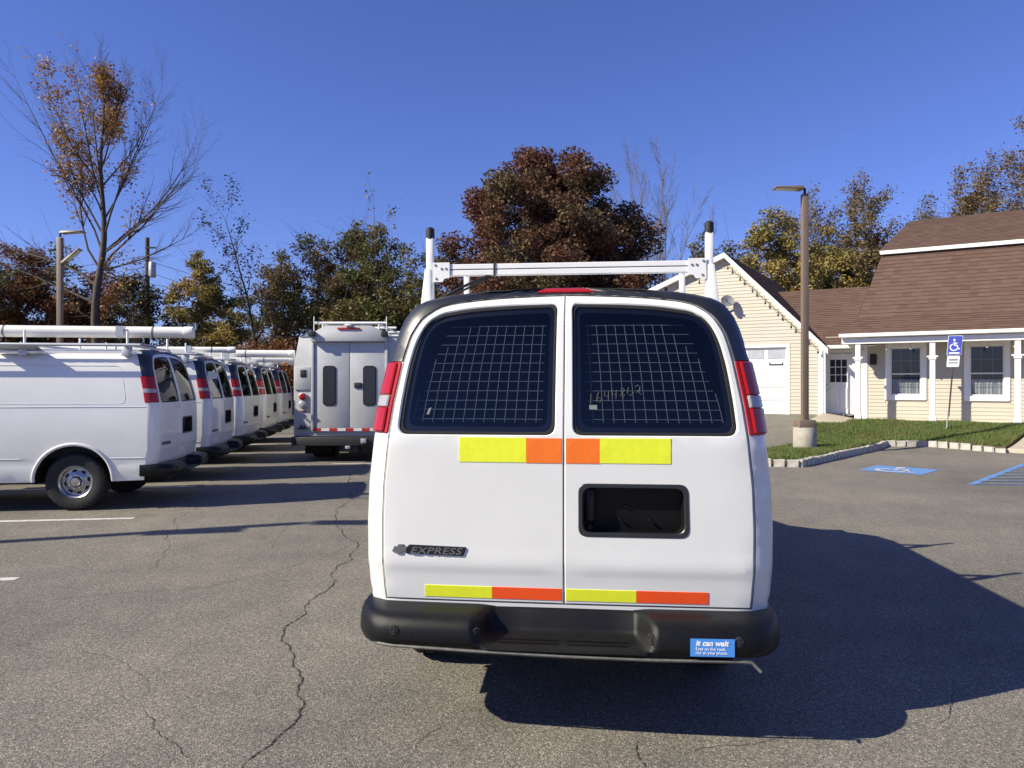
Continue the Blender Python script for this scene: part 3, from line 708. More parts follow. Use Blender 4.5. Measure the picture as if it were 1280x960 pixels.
def wheel_arch(cy, r, n=22): return [(cy - r * math.cos(math.pi * i / n), .39 + .0 + r * .98 * math.sin(math.pi * i / n)) for i in range(n + 1)]
YR, YF = 1.07, 4.50
def make_van():
    van = empty('work_van')
    # body: rear ring, two sides, roof, nose
    mb = MB()
    hole = door_loop(-1, 0)[1:-1][::-1]; hole = [(p[0], p[1]) for p in hole] ; hole = hole + [(-p[0], p[1]) for p in hole[::-1]]
    outer = [(-1, .60), (-.5, .60), (0, .60), (.5, .60), (1, .60)] + [(1, z) for z in ZL if z > .6] + [(.5, 2.2), (0, 2.2), (-.5, 2.2)] + [(-1, z) for z in reversed(ZL) if z > .6]
    panel(mb, [outer, hole], AL, ZL, VS, 0, 0, .0005, .06)
    n0 = len(mb.v); panel(mb, [hole], [], [], VS, 0, .03, .004, .05)                          # returned edge of the door opening
    # drop the lid that the rim helper adds over the opening
    lid = [f for f in mb.f if len(f) == 3 and min(f) >= n0]; mb.f = [f for f in mb.f if not (len(f) == 3 and min(f) >= n0)]
    def ztop(y): return interp(y, [(0, 2.03), (3.55, 2.03), (3.75, 1.98), (4.55, 1.33), (4.7, 1.24), (5.2, 1.14), (5.42, .98), (5.5, .8)])
    for s in (-1, 1):
        low = [(1.0, .60), (1.0, .40)]
        ar = wheel_arch(YR - .142, .50); af = wheel_arch(YF - .142, .50)
        bot = [(1 + p[0], p[1]) for p in ar] + [(1 + p[0], p[1]) for p in af] + [(6.30, .42), (6.33, .75)]
        tp = [(1 + y, ztop(y)) for y in (5.28, 5.05, 4.7, 4.4, 4.0, 3.7, 3.5, 3.0, 2.4, 1.8, 1.2, .6, .3, .1)]
        lp = low + bot + tp + [(1.0, z) for z in reversed(ZL) if .6 < z <= 2.03]
        lp = [(s * a, z) for a, z in lp]
        panel(mb, [lp], [s * (1 + .1 + .2 * i) for i in range(27)], [.46, .52, .6, .64, .68, .74] + ZL[6:24], VS, 0, 0, .0003, .1)
    us = [(1, 2.03), (.948, 2.10), (.876, 2.135), (.741, 2.16), (.47, 2.185), (.235, 2.20), (0, 2.208)]
    uu = [(-u, z) for u, z in us] + [(u, z) for u, z in reversed(us[:-1])]
    ys = [0, .15, .35, .8, 1.5, 2.5, 3.3, 3.55, 3.75, 4.15, 4.55, 4.7, 5.0, 5.2, 5.42, 5.5]; k = len(mb.v)
    for j, y in enumerate(ys):
        zt = ztop(y); cr = 1 if y <= 3.6 else .45
        for u, z in uu:
            y0 = VLn(z) + .142 if abs(u) > .01 else VLn(2.208) + .01
            yy = max(y, 0) if j else 0
            Y = y0 + (5.5 - y0) * y / 5.5 if y < 1.5 else y
            bow = (.10 if y > 3.7 else 0) * (1 - u * u)
            mb.v.append((u * VW(zt) * vplan(Y), Y + bow, zt + (z - 2.03) * cr))
    m_ = len(uu)
    mb.f += [(k + j * m_ + i, k + j * m_ + i + 1, k + (j + 1) * m_ + i + 1, k + (j + 1) * m_ + i) for j in range(len(ys) - 1) for i in range(m_ - 1)]
    mb.bx(-.88, .88, 5.38, 5.52, .45, .82)
    me = mb.mesh(fix=False); weld(me, 6e-4); body = finish('body', me, 'paint', van, 28)
    # windscreen and side glass
    mb = MB(); ks = [(3.80, 1.93), (4.16, 1.64), (4.52, 1.36)]
    for (y, z) in ks:
        for u in frange(-1, 1, 9): mb.v.append((u * VW(z) * .93, y + .10 * (1 - u * u) + .012, z + .068 * .9 * (1 - u * u) + .022))
    mb.f += [(j * 9 + i, j * 9 + i + 1, j * 9 + i + 10, j * 9 + i + 9) for j in range(2) for i in range(8)]; mb.build('windscreen', 'gloss_black', van)
    for s in (-1, 1):
        mb = MB(); panel(mb, [round_poly([(s * 3.75, 1.38), (s * 5.0, 1.38), (s * 4.75, 1.6), (s * 4.55, 1.86), (s * 3.75, 1.9)], .05)], [s * x for x in (4, 4.3, 4.6)], [1.5, 1.65, 1.8], VS, .004, .01, .002, .1); mb.build('side_window', 'gloss_black', van)
        mb = MB(); mb.box((s * 1.10, 4.42, 1.35), (.22, .12, .30)); mb.tube([(s * .95, 4.4, 1.3), (s * 1.08, 4.42, 1.32)], .03, 6); mb.build('mirror', 'bumper', van, .03)
        mb = MB(); mb.box((s * .72, 5.53, .83), (.30, .08, .22)); mb.build('headlight', 'clear_lens', van, .02)
    mb = MB(); mb.bx(-.95, .95, 5.42, 5.68, .40, .62); mb.build('front_bumper', 'bumper', van, .05); mb = MB(); mb.bx(-.5, .5, 5.5, 5.56, .66, .9); mb.build('grille', 'seal', van, .02)
    # rubber between the doors, seen in the gaps
    mb = MB(); panel(mb, [[(-.915, .605), (.915, .605), (.915, 2.0), (.83, 2.085), (.6, 2.14), (0, 2.165), (-.6, 2.14), (-.83, 2.085), (-.915, 2.0)]] + [[(s * .025, .66), (s * .84, .66), (s * .84, 1.9), (s * .78, 2.03), (s * .5, 2.10), (s * .025, 2.115)] for s in (-1, 1)], AL, ZL, VS, -.022, 0, .001, .05); mb.build('door_seal', 'seal', van)
    # black cap over the doors and down both pillars
    cap = [(-1.012, 1.806), (-SEAM - .002, 1.806)] + [(-(a + .002 * (1 if a > .80 else 0)), z + .002 * (1 if a < .86 else 0)) for a, z in TOPC[1:-1]]
    cap = cap + [(0, 2.153)] + [(-a, z) for a, z in reversed(cap)]
    cap += [(1.012, 1.9), (1.012, 2.0), (1.012, 2.10), (1.0, 2.15), (.99, 2.185), (.7, 2.202), (.35, 2.204), (0, 2.204), (-.35, 2.204), (-.7, 2.202), (-.99, 2.185), (-1.0, 2.15), (-1.012, 2.10), (-1.012, 2.0), (-1.012, 1.9)]
    mb = MB(); panel(mb, [cap], AL, ZL, VS, .005, .012, .003, .025); mb.build('roof_cap', 'gloss_black', van, smooth=50)
    mb = MB(); panel(mb, [round_poly([(-.25, 2.163), (.25, 2.163), (.25, 2.188), (-.25, 2.188)], .004, 3)], frange(-.24, .24, 9), [2.17, 2.178], VS, .011, .014, .004, .03); mb.build('brake_light', 'red_lens', van)
    # tail lamps
    for s in (-1, 1):
        lamp = None
        for i, (z0, z1, mt) in enumerate(((1.455, 1.575, 'red_lens'), (1.577, 1.637, 'clear_lens'), (1.639, 1.800, 'red_lens'))):
            mb = MB(); panel(mb, [round_poly([(s * .896, z0), (s * 1.03, z0), (s * 1.03, z1), (s * .896, z1)], .006, 2)], [s * x for x in (.91, .925, .94, .955, .97, .985, 1.0, 1.015)], frange(z0, z1, 7)[1:-1], VS, .016, .018, .005, .02)
            o = mb.build('tail_light' if i == 0 else 'lens', mt, lamp or van, smooth=50); lamp = lamp or o
        mb = MB(); panel(mb, [round_poly([(s * .880, 1.448), (s * 1.036, 1.448), (s * 1.036, 1.806), (s * .880, 1.806)], .008, 2)], [s * x for x in (.91, .94, .97, 1.0)], frange(1.45, 1.8, 9), VS, .006, .012, .003, .03); mb.build('bezel', 'red_lens', lamp, smooth=50)
    # rear doors
    for s in (-1, 1):
        loops = [door_loop(s, .004), glass_loop(s, .012)]
        if s == 1: loops.append(pocket_loop(.0))
        mb = MB(); panel(mb, loops, AL, ZL, VS, .002, .022, .005, .05); d_ = mb.build('rear_door', 'paint', van, smooth=40)
        mb = MB(); panel(mb, [glass_loop(s, .010), glass_loop(s, -.004)], [], [], VS, -.008, .01, .003, .05); mb.build('window_gasket', 'seal', d_)
        mb = MB(); panel(mb, [glass_loop(s, .004)], [s * a for a in frange(.1, .8, 9)], frange(1.5, 2.07, 8), VS, -.012, 0, .001, .06); mb.build('window', 'van_glass', d_, smooth=60)
        mb = MB(); panel(mb, [glass_loop(s, .004), glass_loop(s, -.030)], [], [], VS, -.017, 0, .001, .05); mb.build('black_border', 'gloss_black', d_, smooth=60)
        if s == 1:
            mb = MB(); panel(mb, [pocket_loop(.006), pocket_loop(-.016)], [], [], VS, .006, .012, .004, .03); b_ = mb.build('plate_recess', 'gloss_black', d_)
            mb = MB(); l = pocket_loop(-.010); n = len(l); l2 = [(.075 + (p[0] - .075) * .86 + .055, p[1]) for p in l]
            k = len(mb.v); mb.v += [tuple(VS(p[0], p[1], 0)) for p in l] + [tuple(VS(q[0], q[1], 0) + Vector((0, .075 - .03 * (p[1] > 1.15), 0))) for p, q in zip(l, l2)]
            mb.f += [(i, (i + 1) % n, (i + 1) % n + n, i + n) for i in range(n)] + [tuple(range(n, 2 * n))]; mb.build('recess_wall', 'bumper', d_)
            mb = MB()
            for (x, z, r_) in ((.125, 1.0, .014), (.225, 1.175, .007), (.43, 1.175, .007), (.30, 1.10, .007), (.27, 1.035, .006), (.41, 1.035, .006)): mb.lathe([(.0005, .012), (r_, .010), (r_ * 1.2, 0)], 10, Matrix.Translation((x, .062 if r_ < .01 else .03, z)) @ Matrix.Rotation(R(90), 4, 'X'))
            tag(mb.build('screws', 'bumper', d_), kind='stuff')
            mb = MB(); mb.bx(.105, .15, .012, .05, 1.03, 1.19); mb.build('door_handle', 'bumper', d_, .012)
        else:
            mb = MB(); pl = [(-.775, .858), (-.488, .852), (-.472, .896), (-.760, .902)]; panel(mb, [round_poly(pl, .006, 2)], [], [], VS, .010, .008, .003, .03); mb.build('badge', 'badge_black', d_)
            me = text_mesh('EXPRESS', .046, .25, .0015, .0006, spacing=1.03); mw = max(v.co.x for v in me.vertices)
            for v in me.vertices: v.co = VS(-.752 + v.co.x * .262 / mw, .860 + v.co.y * 1.0, .0115 + v.co.z)
            finish('badge_letters', me, 'badge_grey', d_, 0)
            mb = MB(); bow = [(-.842, .866), (-.822, .866), (-.822, .856), (-.795, .856), (-.790, .868), (-.772, .868), (-.765, .892), (-.787, .892), (-.785, .902), (-.812, .902), (-.815, .892), (-.832, .892)]
            panel(mb, [bow], [], [], VS, .011, .009, .002, .02); mb.build('badge_emblem', 'badge_grey', d_)
    # interior: black liner box added against light leaks, shade put in its colour
    mb = MB(); hp_ = [(-.86, .70), (-.89, 1.2), (-.855, 1.6), (-.80, 1.9), (-.72, 2.055), (-.4, 2.115), (0, 2.125), (.4, 2.115), (.72, 2.055), (.80, 1.9), (.855, 1.6), (.89, 1.2), (.86, .70)]
    mb.add([(x, .17 + max(0, z - 1.9) * .7, z) for x, z in hp_] + [(x, 2.4, z) for x, z in hp_], [(i, i + 1, i + 14, i + 13) for i in range(12)] + [tuple(range(13, 26)), (0, 12, 25, 13)]); mb.bx(-.84, .84, .16, .25, .70, 1.40); mb.build('dark_liner', 'interior', van, smooth=0)
    # step bumper
    hump = [(.24, .610), (-.06, .614), (-.135, .606), (-.178, .585), (-.198, .545), (-.204, .50), (-.200, .485), (-.182, .462), (-.12, .452), (.24, .452)]
    cent = [(.24, .610), (.03, .606), (.012, .585), (-.006, .52), (-.020, .497), (-.10, .488), (-.185, .484), (-.204, .472), (-.192, .458), (.24, .452)]
    def bcurve(x): t = abs(x); return .035 * t * t + .17 * max(0, (t - .82) / .19) ** 2.4
    xs = [-1.005, -1.0, -.985, -.96, -.93, -.88, -.82, -.7, -.58, -.48, -.44, -.42, -.395, -.365, -.345, -.33, -.2, 0]; xs = xs + [-x for x in xs[:-1][::-1]]
    mb = MB(); nP = len(hump)
    for x in xs:
        f = max(0., min(1., (abs(x) - .335) / .09)); f = f * f * (3 - 2 * f); sh = 1 if abs(x) < .98 else (.97 if abs(x) < 1.003 else .9)
        for i, ((ya, za), (yb, zb)) in enumerate(zip(hump, cent)):
            fi = f
            y = yb + (ya - yb) * fi; z = zb + (za - zb) * fi; zc = .535; z = zc + (z - zc) * sh
            mb.v.append((x, min(.24, y + bcurve(x) * (1 if y < .05 else 0)), z))
    mb.f += [(j * nP + i, j * nP + i + 1, (j + 1) * nP + i + 1, (j + 1) * nP + i) for j in range(len(xs) - 1) for i in range(nP - 1)] + [tuple(range(nP)), tuple(range((len(xs) - 1) * nP, len(xs) * nP))]
    bumper = mb.build('rear_bumper', 'bumper', van, smooth=55)
    for x in (-.79, -.40, .40, .79):
        c = Vector((x, -.199 + bcurve(x) + (.022 if abs(x) < .5 else 0), .537)); rot = math.atan(.07 * x) + (.5 * math.copysign(1, x) if abs(x) < .5 else 0)
        Mx = Matrix.Translation(c) @ Matrix.Rotation(-rot if abs(x) < .5 else rot, 4, 'Z') @ Matrix.Rotation(R(90), 4, 'X')
        mb = MB(); mb.lathe([(.0005, .009), (.010, .009), (.011, .004), (.016, .006), (.021, .005), (.024, -.01)], 18, Mx); mb.build('parking_sensor', 'rubber', bumper)
    mb = MB()
    for z_, y_ in ((.4905, -.10), (.489, -.14)):
        mb.bx(-.30, -.02, y_ - .004, y_ + .004, z_ - .004, z_ + .003); mb.bx(.02, .30, y_ - .004, y_ + .004, z_ - .004, z_ + .003)
    mb.build('step_rib', 'bumper', bumper)
    # side beads, arch lips, hinges
    for s in (-1, 1):
        mb = MB()
        def bead(pts, r): mb.tube([VS(s * (1 + y), z, 0.0) for y, z in pts], r, 6)
        bead([(y, 1.392) for y in frange(.03, 4.2, 24)], .006)
        rl = dense(round_poly([(.28, 1.435), (2.02, 1.435), (2.02, 1.95), (.28, 1.95)], .10, 6), .12); bead(rl + rl[:1], .0035)
        rl = dense(round_poly([(2.2, 1.435), (3.5, 1.435), (3.5, 1.95), (2.2, 1.95)], .10, 6), .12); bead(rl + rl[:1], .0035)
        bead([(y, .705) for y in frange(.03, .46, 5)], .006); bead([(y, .705) for y in frange(1.58, 3.9, 12)], .006)
        mb.build('side_bead', 'paint', van, smooth=60)
        for cy in (YR, YF):
            mb = MB(); pts = []
            for p in wheel_arch(cy - .142, .515, 26): q = VS(s * (1 + p[0]), max(.40, p[1]), 0); pts.append(q)
            mb.tube(pts, .024, 8); mb.build('arch_lip', 'paint', van, smooth=60)
            mb = MB(); mb.prism([(cy - .52 * math.cos(math.pi * i / 14), .36 + .54 * math.sin(math.pi * i / 14)) for i in range(15)], 'x', s * .62, s * .955)
            me = mb.mesh(); bm = bmesh.new(); bm.from_mesh(me); bmesh.ops.delete(bm, geom=[f for f in bm.faces if abs(f.normal.x) > .9 and abs(f.calc_center_median().x) > .9 or f.normal.z < -.9 and f.calc_center_median().z < .40], context='FACES'); bm.to_mesh(me); bm.free(); finish('wheel_well', me, 'seal', van, 0)
        mb = MB(); mb.tube([VS(s * 3.14, z, .001) for z in frange(.45, 1.95, 10)], .003, 4); mb.tube([VS(s * 3.35, z, .001) for z in frange(.45, 1.95, 10)], .003, 4); mb.build('panel_seam', 'seal', van)
    mb = MB(); mb.bx(-.58, .58, .02, 5.2, .36, .50); mb.lathe([(.12, -.1), (.34, -.1), (.36, 0), (.34, .1), (.12, .1)], 24, Matrix.Translation((.15, .55, .36))); mb.tube([(-.55, YR, .36), (.55, YR, .36)], .06, 8); mb.tube([(-.2, .3, .36), (-.2, 1.1, .38), (.1, 3, .38)], .045, 8); mb.bx(.15, .45, .5, 1.0, .24, .36); mb.build('chassis', 'seal', van)
    # wheels
    for s in (-1, 1):
        for cy in (YR, YF):
            M = Matrix.Translation((s * .845, cy, .385)) @ Matrix.Rotation(R(90) * s, 4, 'Y')
            prof = [(.215, -.10), (.24, -.115), (.30, -.122), (.345, -.12), (.372, -.108), (.385, -.085), (.386, -.045), (.372, -.040), (.372, -.032), (.387, -.028), (.387, .028), (.372, .032), (.372, .040), (.386, .045), (.385, .085), (.372, .108), (.345, .12), (.30, .122), (.24, .115), (.215, .10)]
            def lug(i, q):
                if prof[i][0] > .38 or abs(prof[i][0] - .372) < .001 and abs(prof[i][1]) > .1: return -.02 if (q + (i % 3)) % 3 == 0 else 0
                return 0
            rim = MB(); rim.lathe([(.218, .112), (.224, .108), (.215, .095), (.195, .085), (.185, .045), (.17, .04), (.135, .052), (.105, .07), (.075, .074), (.068, .045), (.001, .045)], 40, M)
            rim.lathe([(.218, .112), (.21, .0), (.218, -.11)], 40, M)
            ro = rim.build('wheel', 'steel_rim', van, smooth=40)
            ty = MB(); ty.lathe(prof, 84, M, lug); ty.build('tyre', 'rubber', ro, smooth=30)
            hb = MB(); hb.lathe([(.066, .045), (.064, .10), (.055, .112), (.001, .114)], 24, M); hb.build('hub_cap', 'chrome', ro, smooth=40)
            hl = MB(); bo = MB()
            for i in range(8):
                th = 2 * math.pi * i / 8 + .2
                c = M @ Vector((.150 * math.cos(th), .150 * math.sin(th), .0505)); nn = (M.to_3x3() @ Vector((0, 0, 1))).normalized(); tn = (M.to_3x3() @ Vector((math.cos(th), math.sin(th), .28))).normalized()
                nn = (nn + .28 * (M.to_3x3() @ Vector((math.cos(th), math.sin(th), 0)))).normalized()
                hl.disc(c, nn, .032, 14, .017, up=tn.cross(nn).cross(nn) * -1 if False else tn)
                th += .39; bo.lathe([(.0005, .095), (.011, .093), (.012, .072)], 6, M @ Matrix.Translation((.088 * math.cos(th), .088 * math.sin(th), 0)))
            tag(hl.build('rim_holes', 'seal', ro, smooth=0), kind='stuff'); tag(bo.build('lug_nuts', 'chrome', ro, smooth=30), kind='stuff')
    return van
van = make_van()
def add(parent, name, mb, m, **k): return mb.build(name, m, parent, **k)

# ---- the van in front: its own copy plus tape, grilles, sticker, rack
main = copy_tree(van); main.location = (.25, 3.55, 0); main.rotation_euler = (0, 0, -R(6))
tag(main, 'white cargo van with yellow and orange reflective tape on its rear doors, bare ladder rack', 'van')
doors = [c for c in main.children if c.name.startswith('rear_door')]
doors.sort(key=lambda o: o.data.vertices[0].co.x)
dL, dR = doors
def tape(d_, x0, x1, z0, z1, m):
    mb = MB(); panel(mb, [[(x0 / VW(z0), z0), (x1 / VW(z0), z0), (x1 / VW(z1), z1), (x0 / VW(z1), z1)]], [], [], VS, .0045, .003, .0008, .05); return mb.build('reflective_tape', m, d_, smooth=0)
tape(dL, -.512, -.182, 1.313, 1.433, 'tape_yellow'); tape(dL, -.182, -.010, 1.311, 1.431, 'tape_orange')
tape(dR, .010, .172, 1.311, 1.431, 'tape_orange'); tape(dR, .172, .508, 1.313, 1.433, 'tape_yellow')
tape(dL, -.688, -.352, .643, .702, 'tape_yellow'); tape(dL, -.352, -.010, .643, .702, 'tape_red')
tape(dR, .010, .346, .643, .702, 'tape_yellow'); tape(dR, .346, .686, .643, .702, 'tape_red')
def grille(s):
    mb = MB(); px = .0505
    n0 = 15
    for i in range(13):
        x = .135 + i * px
        zb, zt_ = 1.515, 2.035
        lim = 1.99 - max(0, (x - .55)) * 1.25
        if x > .70: lim = 1.60 + (0.76 - x) * 2.2
        xx = lambda z: s * x * (1 - .0 * z)
        zt_ = min(zt_, lim + .02)
        if zt_ - zb > .05: mb.tube([VS(s * x / .93, zb, -.055), VS(s * (x - .006) / .93, (zb + zt_) / 2, -.055), VS(s * (x - .014) / .93, zt_, -.055)], .0018, 4)
    for j in range(11):
        z = 1.53 + j * .0475; xe = .745 - max(0, (z - 1.55)) * .22
        mb.tube([VS(s * .105 / .93, z, -.058), VS(s * .4 / .93, z + .001, -.058), VS(s * xe / .93, z, -.058)], .0018, 4)
    return mb
for s, d_ in ((-1, dL), (1, dR)): add(d_, 'security_grille', grille(s), 'wire', smooth=60)
# number written on the glass
dig = {'1': [[(.35, 1), (.35, 0)]], '6': [[(.3, 1), (.12, .5), (.2, .05), (.6, .0), (.8, .3), (.5, .5), (.2, .3)]], '4': [[(.1, .95), (.15, .45), (.75, .45)], [(.62, .95), (.66, 0)]],
       '8': [[(.7, .8), (.4, 1), (.15, .75), (.75, .25), (.5, 0), (.2, .2), (.75, .85)]], '0': [[(.2, .9), (.1, .3), (.5, 0), (.9, .4)]], '2': [[(.05, .75), (.4, 1), (.75, .75), (.6, .3), (.2, .2), (.35, .45), (.9, .0)]]}
mb = MB(); x0, z0 = .118, 1.60
for i, ch in enumerate('1644802'):
    for st_ in dig[ch]: mb.tube([VS((x0 + i * .038 + (p[0] + .15 * p[1] - .1) * .036) / .95, z0 + i * .0075 + p[1] * .048, -.010) for p in st_], .0009, 4)
tag(mb.build('pen_number', 'pen_ink', dR, smooth=0), kind='stuff')
mb = MB(); panel(mb, [[(.128, 1.572), (.168, 1.572), (.168, 1.594), (.128, 1.594)]], [], [], VS, -.0105, 0, .0003, .05); mb.build('small_label', 'label_grey', dR, smooth=0)
mb = MB(); panel(mb, [[(-.70, 1.545), (-.715, 1.545), (-.705, 1.575), (-.692, 1.58)]], [], [], VS, -.0105, 0, .0003, .05); mb.build('small_label', 'label_grey', dL, smooth=0)
# sticker on the bumper
bump_o = [c for c in main.children if c.name.startswith('rear_bumper')][0]
def bcur(x): t = abs(x); return .035 * t * t + .17 * max(0, (t - .82) / .19) ** 2.4
Mst = Matrix.Translation((.669, -.2085 + bcur(.669), .515)) @ Matrix.Rotation(math.atan(.07 * .669), 4, 'Z')
mb = MB(); mb.add([Mst @ Vector(p) for p in ((-.098, 0, -.040), (.098, 0, -.040), (.098, 0, .040), (-.098, 0, .040))], [(0, 1, 2, 3)]); mb.build('bumper_sticker', 'sticker_blue', bump_o, smooth=0)
def put_text(name, body, size, x, z, M, m, parent, shear=0, bold=0, width=None):
    me = text_mesh(body, size, shear, .0004, bold); mw = max(v.co.x for v in me.vertices)
    for v in me.vertices: v.co = M @ Vector((x + v.co.x * (width / mw if width else 1), -.0015 - v.co.z, z + v.co.y))
    return finish(name, me, m, parent, 0)
put_text('sticker_lettering', 'it can wait', .034, -.074, .009, Mst, 'white_ink', bump_o, .25, .0012, .148)
put_text('sticker_lettering', 'Eyes on the road,', .020, -.074, -.012, Mst, 'white_ink', bump_o, 0, .0001, .132)
put_text('sticker_lettering', 'not on your phone.', .020, -.074, -.029, Mst, 'white_ink', bump_o, 0, .0001, .140)
mb = MB(); pts = [(-.90, -.155, .425), (-.87, -.19, .432), (-.80, -.205, .428), (-.4, -.222, .421), (0, -.228, .415), (.4, -.222, .411), (.80, -.205, .412), (.845, -.20, .41), (.868, -.205, .388), (.885, -.21, .372)]
mb.tube([(x, y + .034, z + .036) for x, y, z in pts], .0075, 6); mb.build('hanging_trim_strip', 'strip', bump_o)
# ladder rack
rk = MB()
for s in (-1, 1): rk.tube([(s * .805, .42, 2.055), (s * .805, 3.3, 2.055)], .016, 4, square=True)
rack = rk.build('roof_rack', 'rack_white', main)
def post(y, x):
    for s in (-1, 1):
        mb = MB(); mb.bx(s * x - .021, s * x + .021, y - .02, y + .02, 2.14, 2.515); mb.build('rack_post', 'rack_white', rack, .008)
        mb = MB(); mb.prism([(s * (x + .045), 2.05), (s * (x + .052), 2.10), (s * (x + .024), 2.335), (s * (x - .010), 2.335), (s * (x - .010), 2.05)], 'y', y - .032, y + .032); mb.build('post_foot', 'rack_white', rack, .004)
        mb = MB(); mb.lathe([(.024, 0), (.025, .02), (.024, .055), (.012, .064), (.001, .065)], 14, Matrix.Translation((s * x, y, 2.508))); mb.build('post_cap', 'cable', rack)
        mb = MB(); mb.prism([(s * (x - .02), 2.37), (s * (x - .115), 2.37), (s * (x - .115), 2.285), (s * (x - .085), 2.28), (s * (x - .075), 2.262), (s * (x - .02), 2.262)], 'y', y - .028, y - .024); g_ = mb.build('gusset', 'rack_white', rack)
        for (bx_, bz) in ((.07, 2.335), (.095, 2.335), (.04, 2.28), (.035, 2.355)):
            mb = MB(); mb.lathe([(.0005, .005), (.006, .004), (.007, 0)], 8, Matrix.Translation((s * (x - bx_), y - .028, bz)) @ Matrix.Rotation(R(90), 4, 'X')); mb.build('bolt', 'dish_grey', rack)
    mb = MB(); mb.bx(-x + .02, x - .02, y - .02, y + .02, 2.297, 2.327); mb.bx(-x + .02, x - .02, y - .016, y + .02, 2.327, 2.332); mb.bx(-x + .02, x - .02, y - .02, y + .02, 2.332, 2.360); mb.build('crossbar', 'rack_white', rack, .003, seg=1)
    mb = MB(); mb.bx(-x + .1, x - .1, y - .0175, y - .0165, 2.3265, 2.3325); mb.build('bar_slot', 'cable', rack, smooth=0)
post(.50, .765); post(1.95, .80); post(3.2, .80)
mb = MB(); mb.bx(-.405, -.395, .474, .526, 2.292, 2.366); mb.build('strap', 'cable', rack)
mb = MB(); mb.tube([(-.42, .50, 2.30), (-.47, .46, 2.275), (-.56, .40, 2.225), (-.66, .36, 2.165), (-.70, .36, 2.14)], .009, 6); mb.tube([(-.42, .51, 2.295), (-.50, .46, 2.245), (-.60, .42, 2.19), (-.68, .38, 2.14)], .007, 6); mb.build('cable', 'cable', rack)

# ---- the row of vans at the left
van.rotation_euler = (0, 0, R(98))
row = [van] + [copy_tree(van) for _ in range(4)]
LBL = ['white van parked first in the row beside the painted stripe, long tube on roof', 'white van with a pale board behind its rear window, second in the row',
       'white van third in the parked row, its roof tube overhanging the rear', 'white van fourth in the parked row with long tubes on its rack', 'white van last in the parked row, half hidden by the box truck']
ROOT0 = Vector((-4.93, 10.96))
def low_rack(v_):
    mb = MB()
    for s in (-1, 1): mb.tube([(s * .885, .25, 2.13), (s * .885, 3.5, 2.13)], .020, 4, square=True)
    r_ = mb.build('roof_rack', 'rack_white', v_)
    for y in (.45, 1.75, 3.1):
        mb = MB(); mb.bx(-.90, .90, y - .03, y + .03, 2.215, 2.25); mb.build('crossbar', 'rack_white', r_, .005)
        for s in (-1, 1):
            mb = MB(); mb.prism([(s * .78, 2.08), (s * .92, 2.08), (s * .90, 2.215), (s * .80, 2.215)], 'y', y - .05, y + .05); mb.build('rack_foot', 'galv', r_, .006)
            mb = MB(); mb.tube([(s * .84, y, 2.23), (s * .84, y, 2.42)], .016, 6); mb.build('rack_post', 'rack_white', r_)
    mb = MB(); mb.tube([(-1.02, .22, 2.225), (-1.02, 2.9, 2.225)], .022, 8); mb.tube([(-1.02, .5, 2.225), (-.6, .40, 2.26), (.2, .42, 2.26)], .018, 8); mb.tube([(-1.02, 1.75, 2.225), (-.88, 1.75, 2.235)], .018, 8); mb.tube([(-1.02, 2.85, 2.225), (-.88, 3.05, 2.235)], .018, 8); mb.build('drop_rail', 'galv', r_)
    mb = MB(); mb.add([(-1.02, 1.55, 2.215), (-1.02, 2.15, 2.215), (-.80, 2.1, 2.12), (-.80, 1.6, 2.12), (-.99, 1.55, 2.225), (-.99, 2.15, 2.225), (-.78, 2.0, 2.12), (-.78, 1.5, 2.12)], [(0, 1, 2, 3), (4, 7, 6, 5), (0, 4, 5, 1), (1, 5, 6, 2), (2, 6, 7, 3), (3, 7, 4, 0)]); mb.build('hinge_plate', 'galv', r_)
    return r_
low_rack(van)
rproto = [c for c in van.children if c.name.startswith('roof_rack')][0]
for i, v_ in enumerate(row):
    p = ROOT0 + ROWD * i; v_.location = (p.x, p.y, 0); v_.rotation_euler = (0, 0, R(98 + (0, .6, -.8, .5, -.3, .4)[i]))
    tag(v_, LBL[i], 'van', 'white vans parked in a row')
    if i: copy_tree(rproto, v_)
d2 = [c for c in row[1].children if c.name.startswith('rear_door')][0]
mb = MB(); mb.bx(-.74, -.08, .10, .115, 1.45, 1.93); mb.build('window_board', 'board', sorted([c for c in row[1].children if c.name.startswith('rear_door')], key=lambda o: o.data.vertices[0].co.x)[0])
def conduit(v_, x, y0, y1, z, r, label, straps):
    t = empty('conduit_tube', v_.location, v_.rotation_euler.z, label, 'tube', 'white tubes on the van racks'); t.location.z = z
    mb = MB(); mb.tube([(x, y0, 0), (x, y1, 0)], r, 20); mb.build('tube', 'pvc', t)
    mb = MB(); mb.tube([(x, y0 - .03, 0), (x, y0 + .10, 0)], r + .006, 20); mb.build('end_cap', 'pvc', t, .004)
    for y in straps:
        mb = MB(); mb.tube([(x, y - .012, 0), (x, y + .012, 0)], r + .003, 20); mb.build('strap', 'dish_grey', t)
    y = straps[0] + .42; mb = MB(); mb.tube([(x, y - .06, 0), (x, y + .06, 0)], r + .004, 20); mb.bx(x - r - .012, x - r, y - .05, y + .05, -.07, .07); mb.build('clamp', 'galv', t)
conduit(row[0], -.62, -.32, 3.6, 2.425, .080, 'long white tube strapped on the roof of the first parked van', (.18, 2.1))
conduit(row[1], .35, -.1, 3.4, 2.36, .055, 'thin white tube on the roof of the van with a boarded window', (.3, 2.0))
conduit(row[2], .25, -.85, 3.2, 2.40, .085, 'long white tube overhanging the rear of the third parked van', (.2, 1.8))
conduit(row[3], -.1, -.55, 3.2, 2.36, .085, 'white tube on the roof of the fourth parked van', (.2, 1.8))
conduit(row[4], -.3, -.35, 3.2, 2.36, .08, 'white tube on the roof of the fifth parked van', (.2, 1.8))
p = row[3].matrix_world
